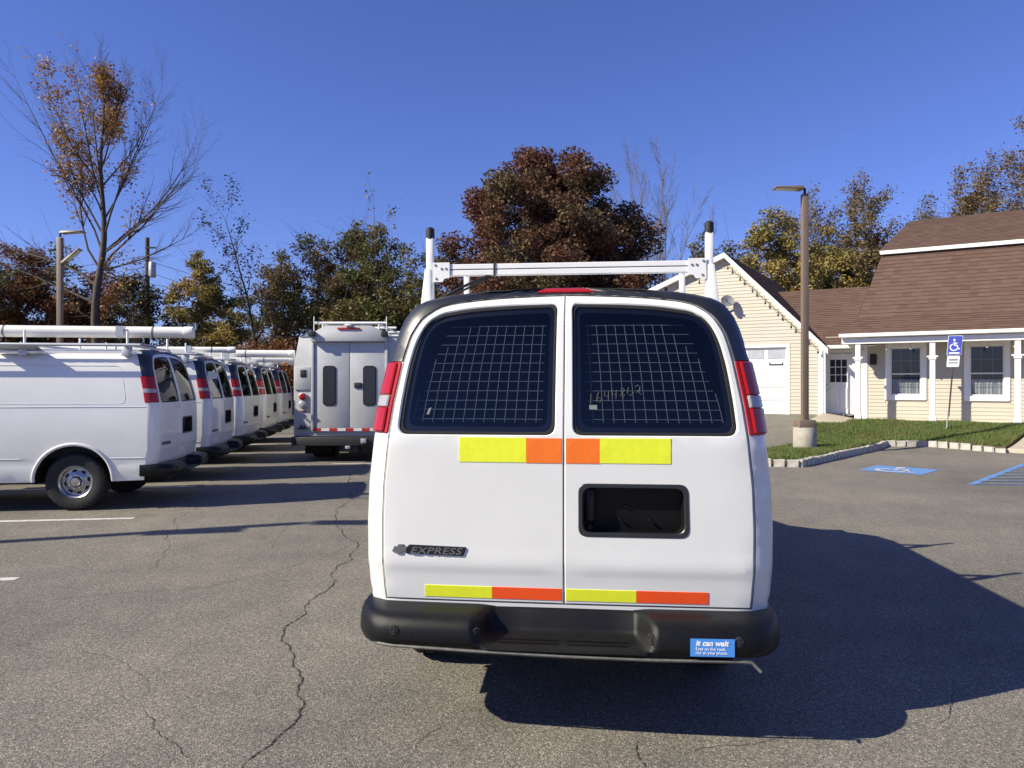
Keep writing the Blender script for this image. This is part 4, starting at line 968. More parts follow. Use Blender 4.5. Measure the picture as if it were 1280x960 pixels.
be = empty('warning_beacon', (row[3].location.x + .30, row[3].location.y + .1, 2.17), 0, 'small amber warning beacon on the roof of the fourth parked van', 'beacon')
mb = MB(); mb.lathe([(.07, 0), (.07, .02), (.05, .025)], 16); mb.build('base', 'cable', be); mb = MB(); mb.lathe([(.06, .02), (.058, .09), (.04, .12), (.001, .125)], 16); mb.build('lens', 'amber', be)

# a further van of the same kind stands in front of the garage; only its shadow on the drive shows past the near van
hid = copy_tree(van); gpos = house_xy(-6.0, -3.4); hid.location = (gpos.x, gpos.y, ramp_z(gpos.x, gpos.y)); hid.rotation_euler = (0, 0, R(60))
tag(hid, 'white van standing on the garage drive behind the taped van', 'van')

# ------------------------------------------------------------------ box truck
tr = empty('box_truck', (-3.57, 16.2, 0), R(.5), 'pale grey utility box truck with two narrow rear windows and a roof rack', 'truck')
def tb(name, m, f, parent=tr, bevel=.01, **k):
    mb = MB(); f(mb); return mb.build(name, m, parent, bevel, **k)
tb('body', 'truck_alu', lambda b: b.prism([(-1.24, .56), (1.24, .56), (1.24, 2.1), (1.12, 2.76), (-1.12, 2.76), (-1.24, 2.1)], 'y', .02, 4.6), bevel=.02)
tb('roof', 'truck_alu', lambda b: b.prism([(-1.12, 2.755), (1.12, 2.755), (.83, 2.79), (.50, 2.97), (-.50, 2.97), (-.83, 2.79)], 'y', -.0, 4.6), bevel=.006)
tb('header', 'truck_alu', lambda b: b.prism([(-.83, 2.64), (.83, 2.64), (.83, 2.80), (.50, 2.985), (-.50, 2.985), (-.83, 2.80)], 'y', -.14, .0), bevel=.006)
for s in (-1, 1):
    tb('door_frame', 'truck_alu', lambda b: b.bx(s * .81 - .03, s * .81 + .03, -.05, .018, .70, 2.64), bevel=.008)
    d_ = tb('rear_door', 'truck_alu', lambda b: b.bx(min(s * .006, s * .775), max(s * .006, s * .775), -.022, .015, .745, 2.625), bevel=.008)
    mb = MB(); mb.prism(round_poly([(s * .44 - .145, 1.23), (s * .44 + .145, 1.23), (s * .44 + .145, 2.11), (s * .44 - .145, 2.11)], .09, 6), 'y', -.034, -.020); mb.build('window_gasket', 'seal', d_)
    mb = MB(); mb.prism(round_poly([(s * .44 - .12, 1.255), (s * .44 + .12, 1.255), (s * .44 + .12, 2.085), (s * .44 - .12, 2.085)], .08, 6), 'y', -.038, -.033); mb.build('window', 'gloss_black', d_)
    cb = tb('cabinet_door', 'truck_alu', lambda b: b.bx(min(s * .87, s * 1.215), max(s * .87, s * 1.215), -.008, .022, 1.58, 2.08), bevel=.006)
    tb('latch', 'truck_dark', lambda b: b.bx(s * 1.02 - .065, s * 1.02 + .065, -.022, -.004, 1.86, 2.02), cb, .015)
    for z, m in ((1.43, 'red_lens'), (1.25, 'clear_lens')):
        Mx = Matrix.Translation((s * 1.03, .02, z)) @ Matrix.Rotation(R(90), 4, 'X')
        mb = MB(); mb.lathe([(.085, 0), (.085, .05), (.075, .055)], 20, Mx); l_ = mb.build('lamp_ring', 'galv', tr); mb = MB(); mb.lathe([(.076, .05), (.05, .062), (.001, .066)], 20, Mx); mb.build('lens', m, l_)
    tb('side_marker', 'red_lens', lambda b: b.bx(s * 1.03 - .07, s * 1.03 + .07, 0, .021, 1.10, 1.125), bevel=.004)
    tb('step_bracket', 'truck_dark', lambda b: (b.bx(s * 1.03 - .14, s * 1.03 + .14, -.03, .021, .72, .735), b.bx(s * 1.03 - .05, s * 1.03 + .05, -.05, .021, .735, .80)), bevel=.004)
    tb('work_light', 'truck_dark', lambda b: b.bx(s * .79 - .07, s * .79 + .07, -.22, -.13, 2.74, 2.86), bevel=.012)
    tb('wheel', 'rubber', lambda b: (b.lathe([(.2, -.13), (.34, -.14), (.395, -.11), (.40, 0), (.395, .11), (.34, .14), (.2, .13)], 32, Matrix.Translation((s * .98, 1.3, .40)) @ Matrix.Rotation(R(90), 4, 'Y')), b.lathe([(.2, -.13), (.34, -.14), (.395, -.11), (.40, 0), (.395, .11), (.34, .14), (.2, .13)], 32, Matrix.Translation((s * .68, 1.3, .40)) @ Matrix.Rotation(R(90), 4, 'Y'))), bevel=0)
    tb('front_wheel', 'rubber', lambda b: b.lathe([(.001, .10), (.2, .1), (.34, .14), (.395, .11), (.40, 0), (.395, -.11), (.34, -.14), (.2, -.1), (.001, -.1)], 32, Matrix.Translation((s * .95, 5.3, .40)) @ Matrix.Rotation(R(90), 4, 'Y')), bevel=0)
tb('door_handle', 'truck_dark', lambda b: b.bx(.10, .27, -.05, -.02, 1.62, 1.74), bevel=.02)
tb('marker_bar', 'tape_truck_red', lambda b: b.bx(-.24, .24, -.165, -.138, 2.90, 2.94), bevel=.006); tb('camera_housing', 'pvc', lambda b: b.bx(-.07, .07, -.20, -.10, 2.965, 3.02), bevel=.015)
for i in range(9):
    x = -.80 + i * .178; tb('reflective_tape', 'tape_truck_red' if i % 2 == 0 else 'tape_truck_white', lambda b: b.bx(x, x + .178, -.027, -.020, .675, .735), bevel=0, smooth=0)
tb('tape_backing', 'truck_alu', lambda b: b.bx(-.83, .83, -.0205, .018, .665, .742), bevel=0)
tb('rear_bumper', 'truck_dark', lambda b: (b.bx(-1.24, 1.24, -.16, .3, .36, .555), b.bx(-.2, .2, -.1, .3, .22, .36)), bevel=.015)
tb('hitch', 'galv', lambda b: (b.bx(.28, .40, -.22, -.16, .42, .52), b.bx(-.05, .05, -.24, -.16, .30, .36)), bevel=.006)
tb('chassis', 'seal', lambda b: b.bx(-.5, .5, .3, 5.5, .35, .56), bevel=0)
tb('mud_flap', 'rubber', lambda b: (b.bx(-1.15, -.55, .62, .64, .12, .56), b.bx(.55, 1.15, .62, .64, .12, .56)), bevel=0)
tb('cab', 'truck_alu', lambda b: b.prism([(4.62, .5), (6.9, .5), (7.0, 1.2), (6.2, 1.35), (5.7, 2.1), (4.62, 2.15)], 'x', -1.0, 1.0), bevel=.06)
tb('windscreen', 'gloss_black', lambda b: b.add([(-.85, 6.17, 1.40), (.85, 6.17, 1.40), (.8, 5.74, 2.04), (-.8, 5.74, 2.04)], [(0, 1, 2, 3)]), bevel=0)
rr = MB()
for s in (-1, 1): rr.tube([(s * .80, .05, 2.80), (s * .80, .05, 3.20)], .010, 6); rr.tube([(s * .62, .1, 2.86), (s * .62, .1, 3.05)], .02, 6); rr.tube([(s * .62, .1, 3.04), (s * .62, 4.4, 3.04)], .022, 6)
rk2 = rr.build('roof_rack', 'rack_white', tr)
for i, y in enumerate((.1, 1.5, 3.0, 4.3)):
    mb = MB(); mb.tube([(-.80, y, 3.06), (.80, y, 3.06)], .028, 8); mb.build('rack_bar', 'rack_white', rk2)

# ------------------------------------------------------------------ lamp posts, sign, utility pole
def lamp(loc, h, rz, label, heads, base=True):
    t = empty('lamp_post', loc, rz, label, 'lamp post', 'brown parking lot lamp posts')
    z0 = 0
    if base:
        mb = MB(); mb.lathe([(.001, .0), (.265, .0), (.275, .05), (.272, .50), (.262, .515), (.001, .52)], 36); mb.build('concrete_base', 'concrete', t); z0 = .5
        mb = MB(); mb.bx(-.20, .20, -.20, .20, .505, .70); mb.build('base_cover', 'pole_brown', t, .012)
    mb = MB(); mb.bx(-.075, .075, -.075, .075, z0 + .1, h); mb.build('pole', 'pole_brown', t, .012)
    for (z, yaw, tilt, arm) in heads:
        M = Matrix.Translation((0, 0, z)) @ Matrix.Rotation(yaw, 4, 'Z') @ Matrix.Rotation(-tilt, 4, 'Y')
        mb = MB(); mb.tube([Vector((0, 0, z - .12)), Vector((0, 0, z)), M @ Vector((arm, 0, 0))], .035, 8); mb.build('bracket', 'cable', t)
        mb = MB(); mb.add([M @ Vector(p) for p in [(arm, -.16, -.03), (arm, .16, -.03), (arm + .70, .17, -.02), (arm + .70, -.17, -.02), (arm, -.10, .06), (arm, .10, .06), (arm + .70, .16, .012), (arm + .70, -.16, .012)]],
                          [(0, 1, 2, 3), (4, 7, 6, 5), (0, 4, 5, 1), (1, 5, 6, 2), (2, 6, 7, 3), (3, 7, 4, 0)]); hd_ = mb.build('lamp_head', 'pole_brown', t, .012)
        mb = MB(); mb.add([M @ Vector(p) for p in [(arm + .15, -.13, -.034), (arm + .15, .13, -.034), (arm + .66, .13, -.028), (arm + .66, -.13, -.028)]], [(0, 1, 2, 3)]); mb.build('lens', 'lamp_lens', hd_)
    return t
PI = math.pi
lamp((7.20, 18.1, .13), 6.25, 0, 'brown lamp post on a round concrete base in the lawn', [(6.38, PI, .03, .05)])
lp_ = A(75, 290, 23.3)
lamp((lp_.x, lp_.y, 0), 6.35, 0, 'brown lamp post with a tilted floodlight behind the first parked van', [(6.5, .0, .05, .05), (5.45, .15, .75, .12)])
lamp((-10.85, 5.98, 0), 6.4, 0, 'brown lamp post with two heads standing by the open parking bays', [(6.5, 0, .0, .02), (5.05, .1, .5, .1)])
sb = G(1183, 546, .22)
sn = empty('parking_sign', (sb.x, sb.y, ramp_z(sb.x, sb.y) + .1), -R(18), 'leaning blue wheelchair parking sign on a thin post in the lawn', 'sign')
tl_ = .085
def lean(x, y, z): return Vector((x + tl_ * z, y, z))
mb = MB(); mb.tube([lean(0, 0, -.05), lean(0, 0, .55)], .022, 6); mb.build('post_sleeve', 'galv', sn)
mb = MB(); mb.tube([lean(.02, 0, .4), lean(.0, 0, 2.55)], .022, 6); mb.build('post', 'post_green', sn)
def plate(name, x0, x1, z0, z1, y, m, parent=sn): mb = MB(); mb.prism(round_poly([(x0, z0), (x1, z0), (x1, z1), (x0, z1)], .03, 3), 'y', y, y + .004); mb.v = [tuple(lean(*p)) for p in mb.v]; return mb.build(name, m, parent)
sp = plate('sign_plate', -.17, .17, 2.14, 2.67, -.030, 'sign_blue'); plate('sign_border', -.18, .18, 2.13, 2.68, -.026, 'white_ink'); plate('fine_plate', -.16, .15, 1.80, 2.11, -.030, 'white_ink')
st, hd = wheelchair(.36)
mb = MB()
for s in st:
    pts = [Vector(p) for p in s]
    for a, b in zip(pts, pts[1:]):
        q = Vector((-(b - a).y, (b - a).x)).normalized() * .016
        mb.add([lean(p.x, -.0335, p.y + 2.43) for p in (a - q, b - q, b + q, a + q)], [(0, 1, 2, 3)])
mb.add([lean(hd[0] + hd[2] * math.cos(i * PI / 6), -.0335, 2.43 + hd[1] + hd[2] * math.sin(i * PI / 6)) for i in range(12)], [tuple(range(12))]); mb.build('wheelchair_symbol', 'white_ink', sp, smooth=0)
mb = MB(); mb.add([lean(x, -.0335, z) for x, z in ((-.13, 2.17), (.13, 2.17), (.13, 2.21), (-.13, 2.21))], [(0, 1, 2, 3)]); mb.build('lettering_band', 'white_ink', sp, smooth=0)
mb = MB(); mb.add([lean(x, -.0335, z) for x, z in ((-.12, 1.90), (.11, 1.90), (.11, 1.93), (-.12, 1.93))] + [lean(x, -.0335, z) for x, z in ((-.12, 1.98), (.11, 1.98), (.11, 2.02), (-.12, 2.02))], [(0, 1, 2, 3), (4, 5, 6, 7)]); mb.build('lettering_band', 'dish_grey', sp, smooth=0)
up_ = A(184, 297, 45)
ut = empty('utility_pole', (up_.x, up_.y, 0), 0, 'wooden utility pole with a grey transformer among the trees', 'utility pole')
mb = MB(); mb.tube([(0, 0, 0), (0, 0, up_.z)], [.17, .125], 12); mb.build('pole', 'wood_pole', ut)
mb = MB(); mb.lathe([(.001, -.45), (.20, -.45), (.215, -.40), (.215, .40), (.19, .46), (.001, .48)], 20, Matrix.Translation((.36, -.1, 8.7))); mb.lathe([(.03, .46), (.045, .55), (.03, .62)], 8, Matrix.Translation((.30, -.1, 8.7))); mb.build('transformer', 'galv', ut)
mb = MB(); mb.bx(-.16, .16, -.20, -.10, 5.9, 6.3); mb.build('meter_box', 'cable', ut); mb = MB(); mb.bx(-.05, .6, -.17, -.10, 10.0, 10.1); mb.build('bracket', 'cable', ut)
def wire(a, b, sag):
    a, b = Vector(a), Vector(b); return [a.lerp(b, i / 14) - Vector((0, 0, sag * 4 * (i / 14) * (1 - i / 14))) for i in range(15)]
mb = MB()
for z0, e in ((9.3, (19, -2, 6.0)), (8.6, (19, -3, 5.2)), (7.9, (24, 6, 6.2)), (9.6, (-30, 8, 9.4)), (8.9, (-30, 8, 8.6))): mb.tube(wire((0, 0, z0), e, .8), .014, 4)
mb.build('wire', 'cable', ut)

# ------------------------------------------------------------------ trees
def tube_segments(segs):
    """segs: p0, p1, r0, r1 -> one mesh of tapered tubes, thin twigs get three sides"""
    mbv = []; quads = []; k0 = 0
    S = sorted(segs, key=lambda s: -s[2])
    P0 = np.array([s[0] for s in S]); P1 = np.array([s[1] for s in S]); R0 = np.array([s[2] for s in S]); R1 = np.array([s[3] for s in S])
    D = P1 - P0; D /= np.maximum(1e-6, np.linalg.norm(D, axis=1))[:, None]
    up = np.where(np.abs(D[:, 2:3]) < .9, np.array([[0, 0, 1.]]), np.array([[0, 1., 0]])); a = np.cross(D, up); a /= np.linalg.norm(a, axis=1)[:, None]; b = np.cross(a, D)
    me = bpy.data.meshes.new('m'); allv = []; faces = []; base = 0
    for lo, hi, n in ((.06, 9, 8), (.02, .06, 5), (0, .02, 3)):
        m = (R0 >= lo) & (R0 < hi)
        if not m.any(): continue
        th = np.arange(n) * 2 * np.pi / n; c, s_ = np.cos(th), np.sin(th)
        ring = a[m][:, None, :] * c[None, :, None] + b[m][:, None, :] * s_[None, :, None]
        v = np.concatenate([P0[m][:, None] + ring * R0[m][:, None, None], P1[m][:, None] + ring * R1[m][:, None, None]], 1); cnt = v.shape[0]
        allv.append(v.reshape(-1, 3)); i = np.arange(n); j = (i + 1) % n
        q = np.stack([i, j, j + n, i + n], 1)[None] + (base + np.arange(cnt) * 2 * n)[:, None, None]; faces.append(q.reshape(-1, 4)); base += cnt * 2 * n
    v = np.concatenate(allv).astype(np.float32); f = np.concatenate(faces).astype(np.int32)
    me.vertices.add(len(v)); me.vertices.foreach_set('co', v.ravel()); me.loops.add(f.size); me.loops.foreach_set('vertex_index', f.ravel()); me.polygons.add(len(f))
    me.polygons.foreach_set('loop_start', np.arange(0, f.size, 4, dtype=np.int32)); me.polygons.foreach_set('loop_total', np.full(len(f), 4, np.int32)); me.update(calc_edges=True)
    me.shade_smooth(); return me
def leaves(C, size, droop=.0):
    n = len(C); d = rng.normal(0, 1, (n, 3)); d[:, 2] *= .6; d[:, 2] -= droop; d /= np.linalg.norm(d, axis=1)[:, None]
    q = rng.normal(0, 1, (n, 3)); s_ = np.cross(d, q); s_ /= np.linalg.norm(s_, axis=1)[:, None]; sz = rng.uniform(.6, 1.35, n)[:, None] * size
    nn = np.cross(d, s_)
    V_ = np.stack([C - d * sz * .5, C + s_ * sz * .34 + nn * sz * .12, C + d * sz * .55, C - s_ * sz * .34 + nn * sz * .12], 1); return np_mesh(V_, 4)
def grow(segs, tips, p, d, L, r, lv, P):
    """one limb of gently turning segments; side limbs leave it; thin ends go to tips"""
    n = P['n'][min(lv, len(P['n']) - 1)]; p = np.array(p, float); d = np.array(d, float); d /= np.linalg.norm(d); sl = L / n; mx = P['levels']
    for i in range(n):
        d = d + rng.normal(0, P['wob'], 3) + np.array([0, 0, P['up'] * (1 if lv else .3)]); d /= np.linalg.norm(d)
        q = p + d * sl; r1 = max(.0035, r * (1 - (i + 1) / n * P['taper'])) if lv < mx else max(.003, r * (1 - (i + 1) / n * .7)); r0 = max(.0035, r * (1 - i / n * P['taper']))
        segs.append((p, q, r0, r1))
        if lv < mx and (i + 1) / n >= P['bare'][min(lv, len(P['bare']) - 1)]:
            for _ in range(P['kids'][min(lv, len(P['kids']) - 1)]):
                ax = rng.normal(0, 1, 3); ax -= d * ax.dot(d); ax /= np.linalg.norm(ax); an = R(rng.uniform(*P['ang'])); nd = d * math.cos(an) + ax * math.sin(an)
                f = rng.uniform(.45, .8) * (1 - .45 * (i + 1) / n if lv == 0 else 1 - .3 * i / n); grow(segs, tips, q, nd, L * f * P['len'], r1 * rng.uniform(.45, .7), lv + 1, P)
        if lv >= mx - 1: tips.append(q)
        p = q
    return
def bare_params(**k):
    P = dict(n=[8, 6, 5, 4], wob=.09, up=.06, taper=.85, levels=3, bare=[.3, .25, .2], kids=[2, 2, 2], ang=(25, 55), len=.62); P.update(k); return P
def plant(name, px, d, label, group=None, cat='tree', z=0.):
    global rng; rng = np.random.default_rng(int(px * 7 + d) % 99991 + 5); p = A(px, HY, d); return empty(name, (p.x, p.y, z), 0, label, cat, group)
def crown_clumps(n, cx, cz, rx, rz, shape=1.0, cr=.75, power=.45, low=0.):
    """clump centres filling an uneven egg-shaped crown, denser near the skin"""
    out = []
    while len(out) < n:
        u = rng.normal(0, 1, 3); u /= np.linalg.norm(u); rad = rng.random() ** power
        p = u * rad; wz = 1 - shape * max(0, p[2]) ** 1.5 * .55
        lump = 1 + .10 * math.sin(3 * math.atan2(u[1], u[0]) + 4 * u[2]) + .06 * math.sin(7 * math.atan2(u[1], u[0]) - 5 * u[2])
        c = np.array([cx + p[0] * rx * wz * lump, p[1] * rx * wz * lump, cz + p[2] * rz * (1 + .06 * math.sin(5 * math.atan2(u[1], u[0])))])
        if c[2] > low: out.append((c, cr * rng.uniform(.55, 1.25)))
    return out
def leafy_tree(name, px, d, label, h, rx, z0, n_cl, per, lmat, size, cr=.75, shape=1., bark='bark', tr_=.2, group=None, stems=1, power=.45, low=.2, cat='tree', twigs=0, lx=0.):
    t = plant(name, px, d, label, group, cat); cz = (h + z0) / 2; rz = (h - z0) / 2
    cl = crown_clumps(n_cl, lx, cz, rx, rz, shape, cr, power, low); pts = []
    for c, r_ in cl:
        m = int(per * (r_ / cr) ** 2); g = rng.normal(0, 1, (m, 3)); g /= np.linalg.norm(g, axis=1)[:, None]; g *= (rng.random(m) ** .5)[:, None] * r_; g[:, 2] *= .75; pts.append(c + g)
    C = np.concatenate(pts); C[:, 2] = np.maximum(C[:, 2], .1)
    segs = []
    for s in range(stems):
        bx_ = rng.normal(0, .25 * (stems > 1) * rx * .4, 2); top = np.array([lx * .8 + bx_[0] * 2, bx_[1] * 2, h * .86]); pr = np.array([bx_[0], bx_[1], -.1]); k = 9; spine = [pr]
        for i in range(1, k + 1):
            q = pr * (1 - i / k) + top * i / k + np.append(rng.normal(0, .08, 2), 0); spine.append(q)
        for i in range(k): segs.append((spine[i], spine[i + 1], tr_ * (1 - i / k * .85), tr_ * (1 - (i + 1) / k * .85)))
        for c, r_ in cl[s::stems]:
            zz = max(z0 * .6, c[2] - np.hypot(c[0], c[1]) * .8); i = int(np.clip(zz / (h * .86) * k, 1, k - 1)); a = spine[i]; m_ = (a + c) / 2 + rng.normal(0, .12, 3) - np.array([0, 0, .15]); r0 = tr_ * (1 - i / k * .85) * .28
            segs.append((a, m_, r0, r0 * .6)); segs.append((m_, c, r0 * .6, .008))
            for _ in range(twigs): e = c + rng.normal(0, 1, 3) * r_ * 1.3 + np.array([0, 0, r_ * .5]); segs.append((c, e, .010, .004))
    o = finish('trunk', tube_segments(segs), bark, t, 0); finish('crown', leaves(C, size), lmat, t, 0); return t
TG = 'autumn trees behind the parking lot'
# dense reddish-brown pear behind the near van
leafy_tree('pear_tree', 684, 32, 'dense round reddish-brown tree behind the near van', 12.2, 4.75, .8, 520, 400, 'leaf_pear', .13, .66, .85, group=TG, power=.33, tr_=.24)
# tall half-bare tree with orange leaves
t = plant('oak_tree', 104, 36, 'tall half-bare tree with sparse orange leaves at the left', TG)
segs, tips = [], []
spine = [np.array([.45 + .055 * z + .12 * math.sin(z * .9) - .045 * max(0, z - 8), .1 * math.sin(z * .7), z]) for z in np.linspace(-.1, 15.5, 20)]
for i_ in range(19): segs.append((spine[i_], spine[i_ + 1], .27 * (1 - i_ / 20.5) + .012, .27 * (1 - (i_ + 1) / 20.5) + .012))
LP_ = bare_params(levels=3, kids=[3, 3, 2], n=[7, 7, 5, 4], bare=[.2, .25, .2], ang=(16, 42), len=.46, wob=.075, up=.045)
limbs = [(10, 1.0, .40, 5.4), (9, 1.0, .08, 4.6), (7, -1.0, .45, 6.0), (8, -1.0, .62, 7.6), (9, -.75, .8, 8.0), (9, .75, .75, 6.4), (10, -.55, 1, 8.2), (10, .5, 1, 7.4), (11, -.4, 1, 7.2), (11, .35, 1, 7.0), (12, .6, .9, 5.4), (12, -.5, .9, 6.4),
         (13, .3, 1, 5.4), (13, -.3, 1, 5.8), (14, .45, .9, 4.4), (14, -.4, 1, 4.8), (15, .2, 1, 4.2), (16, -.2, 1, 3.8), (17, .25, 1, 3.0), (18, -.1, 1, 2.6), (19, .05, 1, 2.2)]
for (k_, dx, dz, L) in limbs: grow(segs, tips, spine[k_], (dx, rng.normal(0, .4), dz), L * 1.12, .085 - .0028 * k_, 1, LP_)
for k_ in (5, 6, 7, 8, 9): grow(segs, tips, spine[k_], (rng.choice([-1, 1]), rng.normal(0, .5), .5), 2.2, .03, 2, LP_)
finish('trunk', tube_segments(segs), 'bark', t, 0)
T_ = np.array(tips); m_ = (np.abs(T_[:, 0] - .6) < 2.0) & (T_[:, 2] > 5.5) & (T_[:, 2] < 17); T_ = T_[m_]
cc = np.array([T_[np.argmin(np.abs(T_[:, 2] - z_) + rng.random(len(T_)) * 2.2 + .04 * np.abs(T_[:, 0] - .3))] for z_ in np.linspace(6.5, 16.8, 64)]); dd = np.min(np.linalg.norm(T_[:, None] - cc[None], axis=2), 1); T_ = T_[(dd < .62) | (rng.random(len(T_)) < .04)]; T_ = T_[rng.permutation(len(T_))[:2700]]
C = np.repeat(T_, 3, 0); C = C + rng.normal(0, .2, C.shape); finish('crown', leaves(C, .13, .3), 'leaf_oak', t, 0)
def bare_tree(name, px, d, label, h, r, seed_dirs, P, lmat=None, lsize=.13, lfrac=.3, lper=3, bark='bark', cat='tree', group=TG, lean=(0, 0)):
    t = plant(name, px, d, label, group, cat); segs, tips = [], []
    for dd, L, rr_ in seed_dirs: grow(segs, tips, (rng.normal(0, .1), rng.normal(0, .1), -.1), dd, L, rr_, 0, P)
    finish('trunk', tube_segments(segs), bark, t, 0)
    if lmat:
        T_ = np.array(tips); T_ = T_[rng.random(len(T_)) < lfrac]; C = np.repeat(T_, lper, 0) + rng.normal(0, .2, (len(T_) * lper, 3)); finish('crown', leaves(C, lsize, .2), lmat, t, 0)
    return t
bare_tree('bare_tree', 2, 30, 'dark twisted bare tree at the edge of the woods', 10, .2, [((-.05, 0, 1), 9.5, .20)], bare_params(wob=.2, kids=[1, 2, 2], levels=3, bare=[.3, .2, .2]))
bare_tree('slender_tree', 322, 40, 'slender nearly bare tree beside the yellow tree', 11, .1, [((-.03, 0, 1), 10.6, .11), ((.1, .1, 1), 7.5, .08)], bare_params(kids=[2, 2, 1], bare=[.2, .2, .2], len=.42, ang=(25, 55), wob=.045, up=.08), 'leaf_brown', .13, .18, 2)
bare_tree('many_stemmed_tree', 814, 40, 'bare grey many-stemmed tree right of the reddish tree', 14, .1, [((dx, rng.normal(0, .12), 1), L * .9, .07) for dx, L in ((-.30, 13.0), (-.24, 13.6), (-.18, 14.2), (-.12, 14.0), (-.06, 14.4), (0, 14.0), (.05, 13.8), (.1, 13.4), (.16, 12.6), (.22, 12.0), (.28, 11.2), (.36, 9.5))], bare_params(kids=[3, 2, 2], bare=[.3, .25, .2], ang=(10, 28), len=.42, wob=.045, up=.02), bark='bark_grey')
# woods at the left
leafy_tree('brown_tree', 20, 41, 'brown-leaved tree low in the woods at the far left', 9.6, 3.2, .3, 121, 166, 'leaf_rust', .17, .7, group=TG, low=.1, twigs=2, tr_=.14)
leafy_tree('brown_tree', 70, 44, 'dull brown tree behind the floodlight lamp post', 9.6, 3.4, .2, 121, 157, 'leaf_brown', .17, .75, group=TG, low=.1, twigs=2, tr_=.14)
leafy_tree('brown_tree', 125, 42, 'brown leafy understorey tree beneath the tall orange tree', 8.6, 3.0, .2, 121, 157, 'leaf_rust', .16, .7, group=TG, low=.1, twigs=2, tr_=.12)
leafy_tree('dark_tree', 166, 40, 'dark bluish evergreen beside the utility pole', 8.2, 2.0, .2, 74, 157, 'leaf_dark', .15, .55, group=TG, low=.1, twigs=2, tr_=.12)
leafy_tree('brown_tree', -50, 38, 'brown tree standing past the twisted bare tree', 9, 3.6, .2, 108, 157, 'leaf_brown', .17, .75, group=TG, low=.1, twigs=2, tr_=.14)
leafy_tree('yellow_tree', 250, 45, 'yellow-green cone-shaped tree standing alone by the utility pole', 9.7, 2.75, .6, 148, 166, 'leaf_yellow', .17, .62, 1.5, group=TG, power=.4, twigs=2, tr_=.13)
leafy_tree('thicket_tree', 350, 43, 'brown thicket tree next to the slender bare tree', 9.7, 2.76, .2, 122, 144, 'leaf_brown', .16, .6, group=TG, low=.1, twigs=3, tr_=.10, stems=2)
leafy_tree('thicket_tree', 392, 42, 'brown twiggy tree in the middle of the thicket', 10.3, 2.64, .2, 131, 134, 'leaf_brown', .15, .6, group=TG, low=.1, twigs=4, tr_=.10, stems=2)
leafy_tree('thicket_tree', 436, 40, 'tall olive-brown tree above the box truck', 10.8, 2.76, .2, 175, 172, 'leaf_brown', .15, .6, group=TG, low=.1, twigs=3, tr_=.12, stems=2)
leafy_tree('thicket_tree', 470, 38, 'dark green tree right behind the box truck', 9.7, 2.64, .2, 175, 182, 'leaf_green', .15, .6, group=TG, low=.1, twigs=3, tr_=.12, stems=2)
leafy_tree('thicket_tree', 520, 37, 'loose green tree between box truck and reddish tree', 9.1, 2.40, .2, 107, 115, 'leaf_green', .15, .6, group=TG, low=.1, twigs=4, tr_=.09, stems=2, power=.5)
leafy_tree('thicket_tree', 565, 39, 'olive tree at the left foot of the reddish tree', 8.6, 2.64, .2, 107, 134, 'leaf_brown', .15, .6, group=TG, low=.1, twigs=3, tr_=.09, stems=2)
bare_tree('sapling', 468, 37, 'thin tall sapling with a leafy tip above the box truck', 11.6, .05, [((.02, 0, 1), 11.4, .045), ((-.18, 0, 1), 10.3, .035), ((.15, 0, 1), 9.6, .035)], bare_params(kids=[1, 1, 1], bare=[.45, .4, .3], ang=(12, 30), len=.30, levels=2, wob=.04), 'leaf_green', .16, .10, 4)
leafy_tree('rust_hedge', 318, 36, 'low rust-brown bush behind the parked vans', 4.0, 1.5, .05, 54, 148, 'leaf_rust', .13, .45, .3, group='rust-brown bushes behind the vans', low=.05, tr_=.05, cat='bush')
leafy_tree('rust_hedge', 362, 36, 'rust-brown bush beside the box truck, behind the fourth van', 4.3, 1.7, .05, 62, 148, 'leaf_rust', .13, .45, .3, group='rust-brown bushes behind the vans', low=.05, tr_=.05, cat='bush')
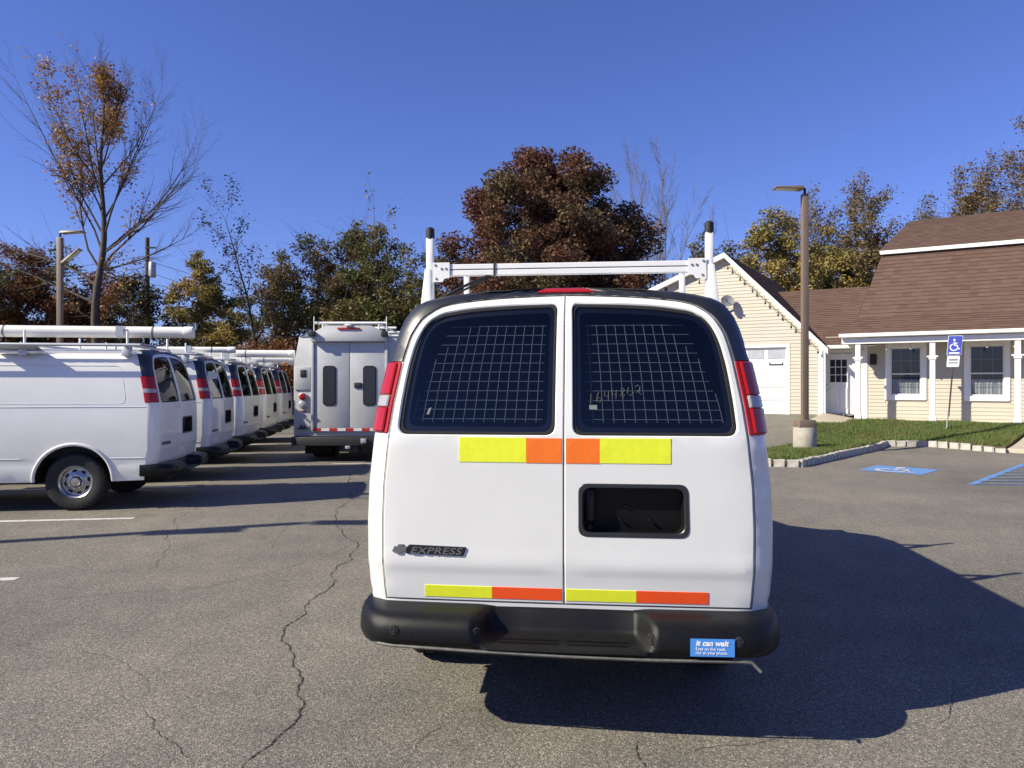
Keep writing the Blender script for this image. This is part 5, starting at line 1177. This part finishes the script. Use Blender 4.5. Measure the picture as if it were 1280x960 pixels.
# behind the house
leafy_tree('yellow_tree', 890, 44, 'dull olive tree behind the garage peak', 11.0, 3.4, .5, 114, 157, 'leaf_brown', .17, .7, group=TG, twigs=3, tr_=.14)
leafy_tree('yellow_tree', 965, 42, 'broad golden-green tree behind the garage roof', 11.2, 3.9, .5, 175, 192, 'leaf_yellow', .17, .68, group=TG, power=.38, twigs=1, tr_=.16)
leafy_tree('yellow_tree', 1030, 44, 'golden-olive tree behind the lamp post', 10.8, 3.6, .5, 148, 175, 'leaf_yellow', .17, .7, group=TG, power=.38, twigs=1, tr_=.16)
leafy_tree('olive_tree', 1090, 43, 'dark olive tree close behind the gambrel roof end', 11.6, 3.5, .5, 148, 175, 'leaf_sparse', .16, .7, group=TG, twigs=3, tr_=.15)
bare_tree('thin_leaved_tree', 1110, 45, 'thinly leaved tree rising over the roof link', 15, .2, [((.0, 0, 1), 12.6, .18), ((-.4, .1, 1), 12.0, .12), ((-.2, -.1, 1), 12.6, .12), ((.22, 0, 1), 12.2, .12)], bare_params(kids=[4, 2, 2], bare=[.4, .2, .2], len=.52, ang=(25, 60), up=.035), 'leaf_sparse', .14, .24, 3)
bare_tree('thin_leaved_tree', 1250, 47, 'taller thinly leaved tree over the gambrel ridge', 18, .25, [((-.03, 0, 1), 15.6, .22), ((.3, .1, 1), 15.0, .15), ((-.35, 0, 1), 14.0, .12), ((-.18, .1, 1), 15.0, .12)], bare_params(kids=[4, 2, 2], bare=[.45, .2, .2], len=.5, ang=(25, 60), up=.035), 'leaf_sparse', .14, .24, 3)
leafy_tree('olive_tree', 1215, 46, 'brown-olive tree behind the gambrel ridge', 13.6, 3.9, 1, 148, 122, 'leaf_sparse', .17, .75, group=TG, twigs=4, tr_=.15, power=.5)
leafy_tree('olive_tree', 1300, 46, 'brown-olive tree past the end of the gambrel ridge', 15.4, 4.0, 1, 148, 122, 'leaf_sparse', .17, .75, group=TG, twigs=4, tr_=.15, power=.5)
# far wood closing the horizon
pts = []
for i in range(330):
    a = rng.uniform(-62, 62); d = rng.uniform(58, 80); c = np.array([math.tan(R(a)) * d * .9, d, 0]); hh_ = rng.uniform(2.5, 6.5)
    m = 110; g = rng.normal(0, 1, (m, 3)) * np.array([1.5, 1.2, hh_ * .38]); g[:, 2] = np.abs(g[:, 2]); pts.append(c + g)
tag(finish('far_woods', leaves(np.concatenate(pts), .38), 'leaf_brown', None, 0), 'low brown far woods behind all the trees', 'woods', kind='stuff')
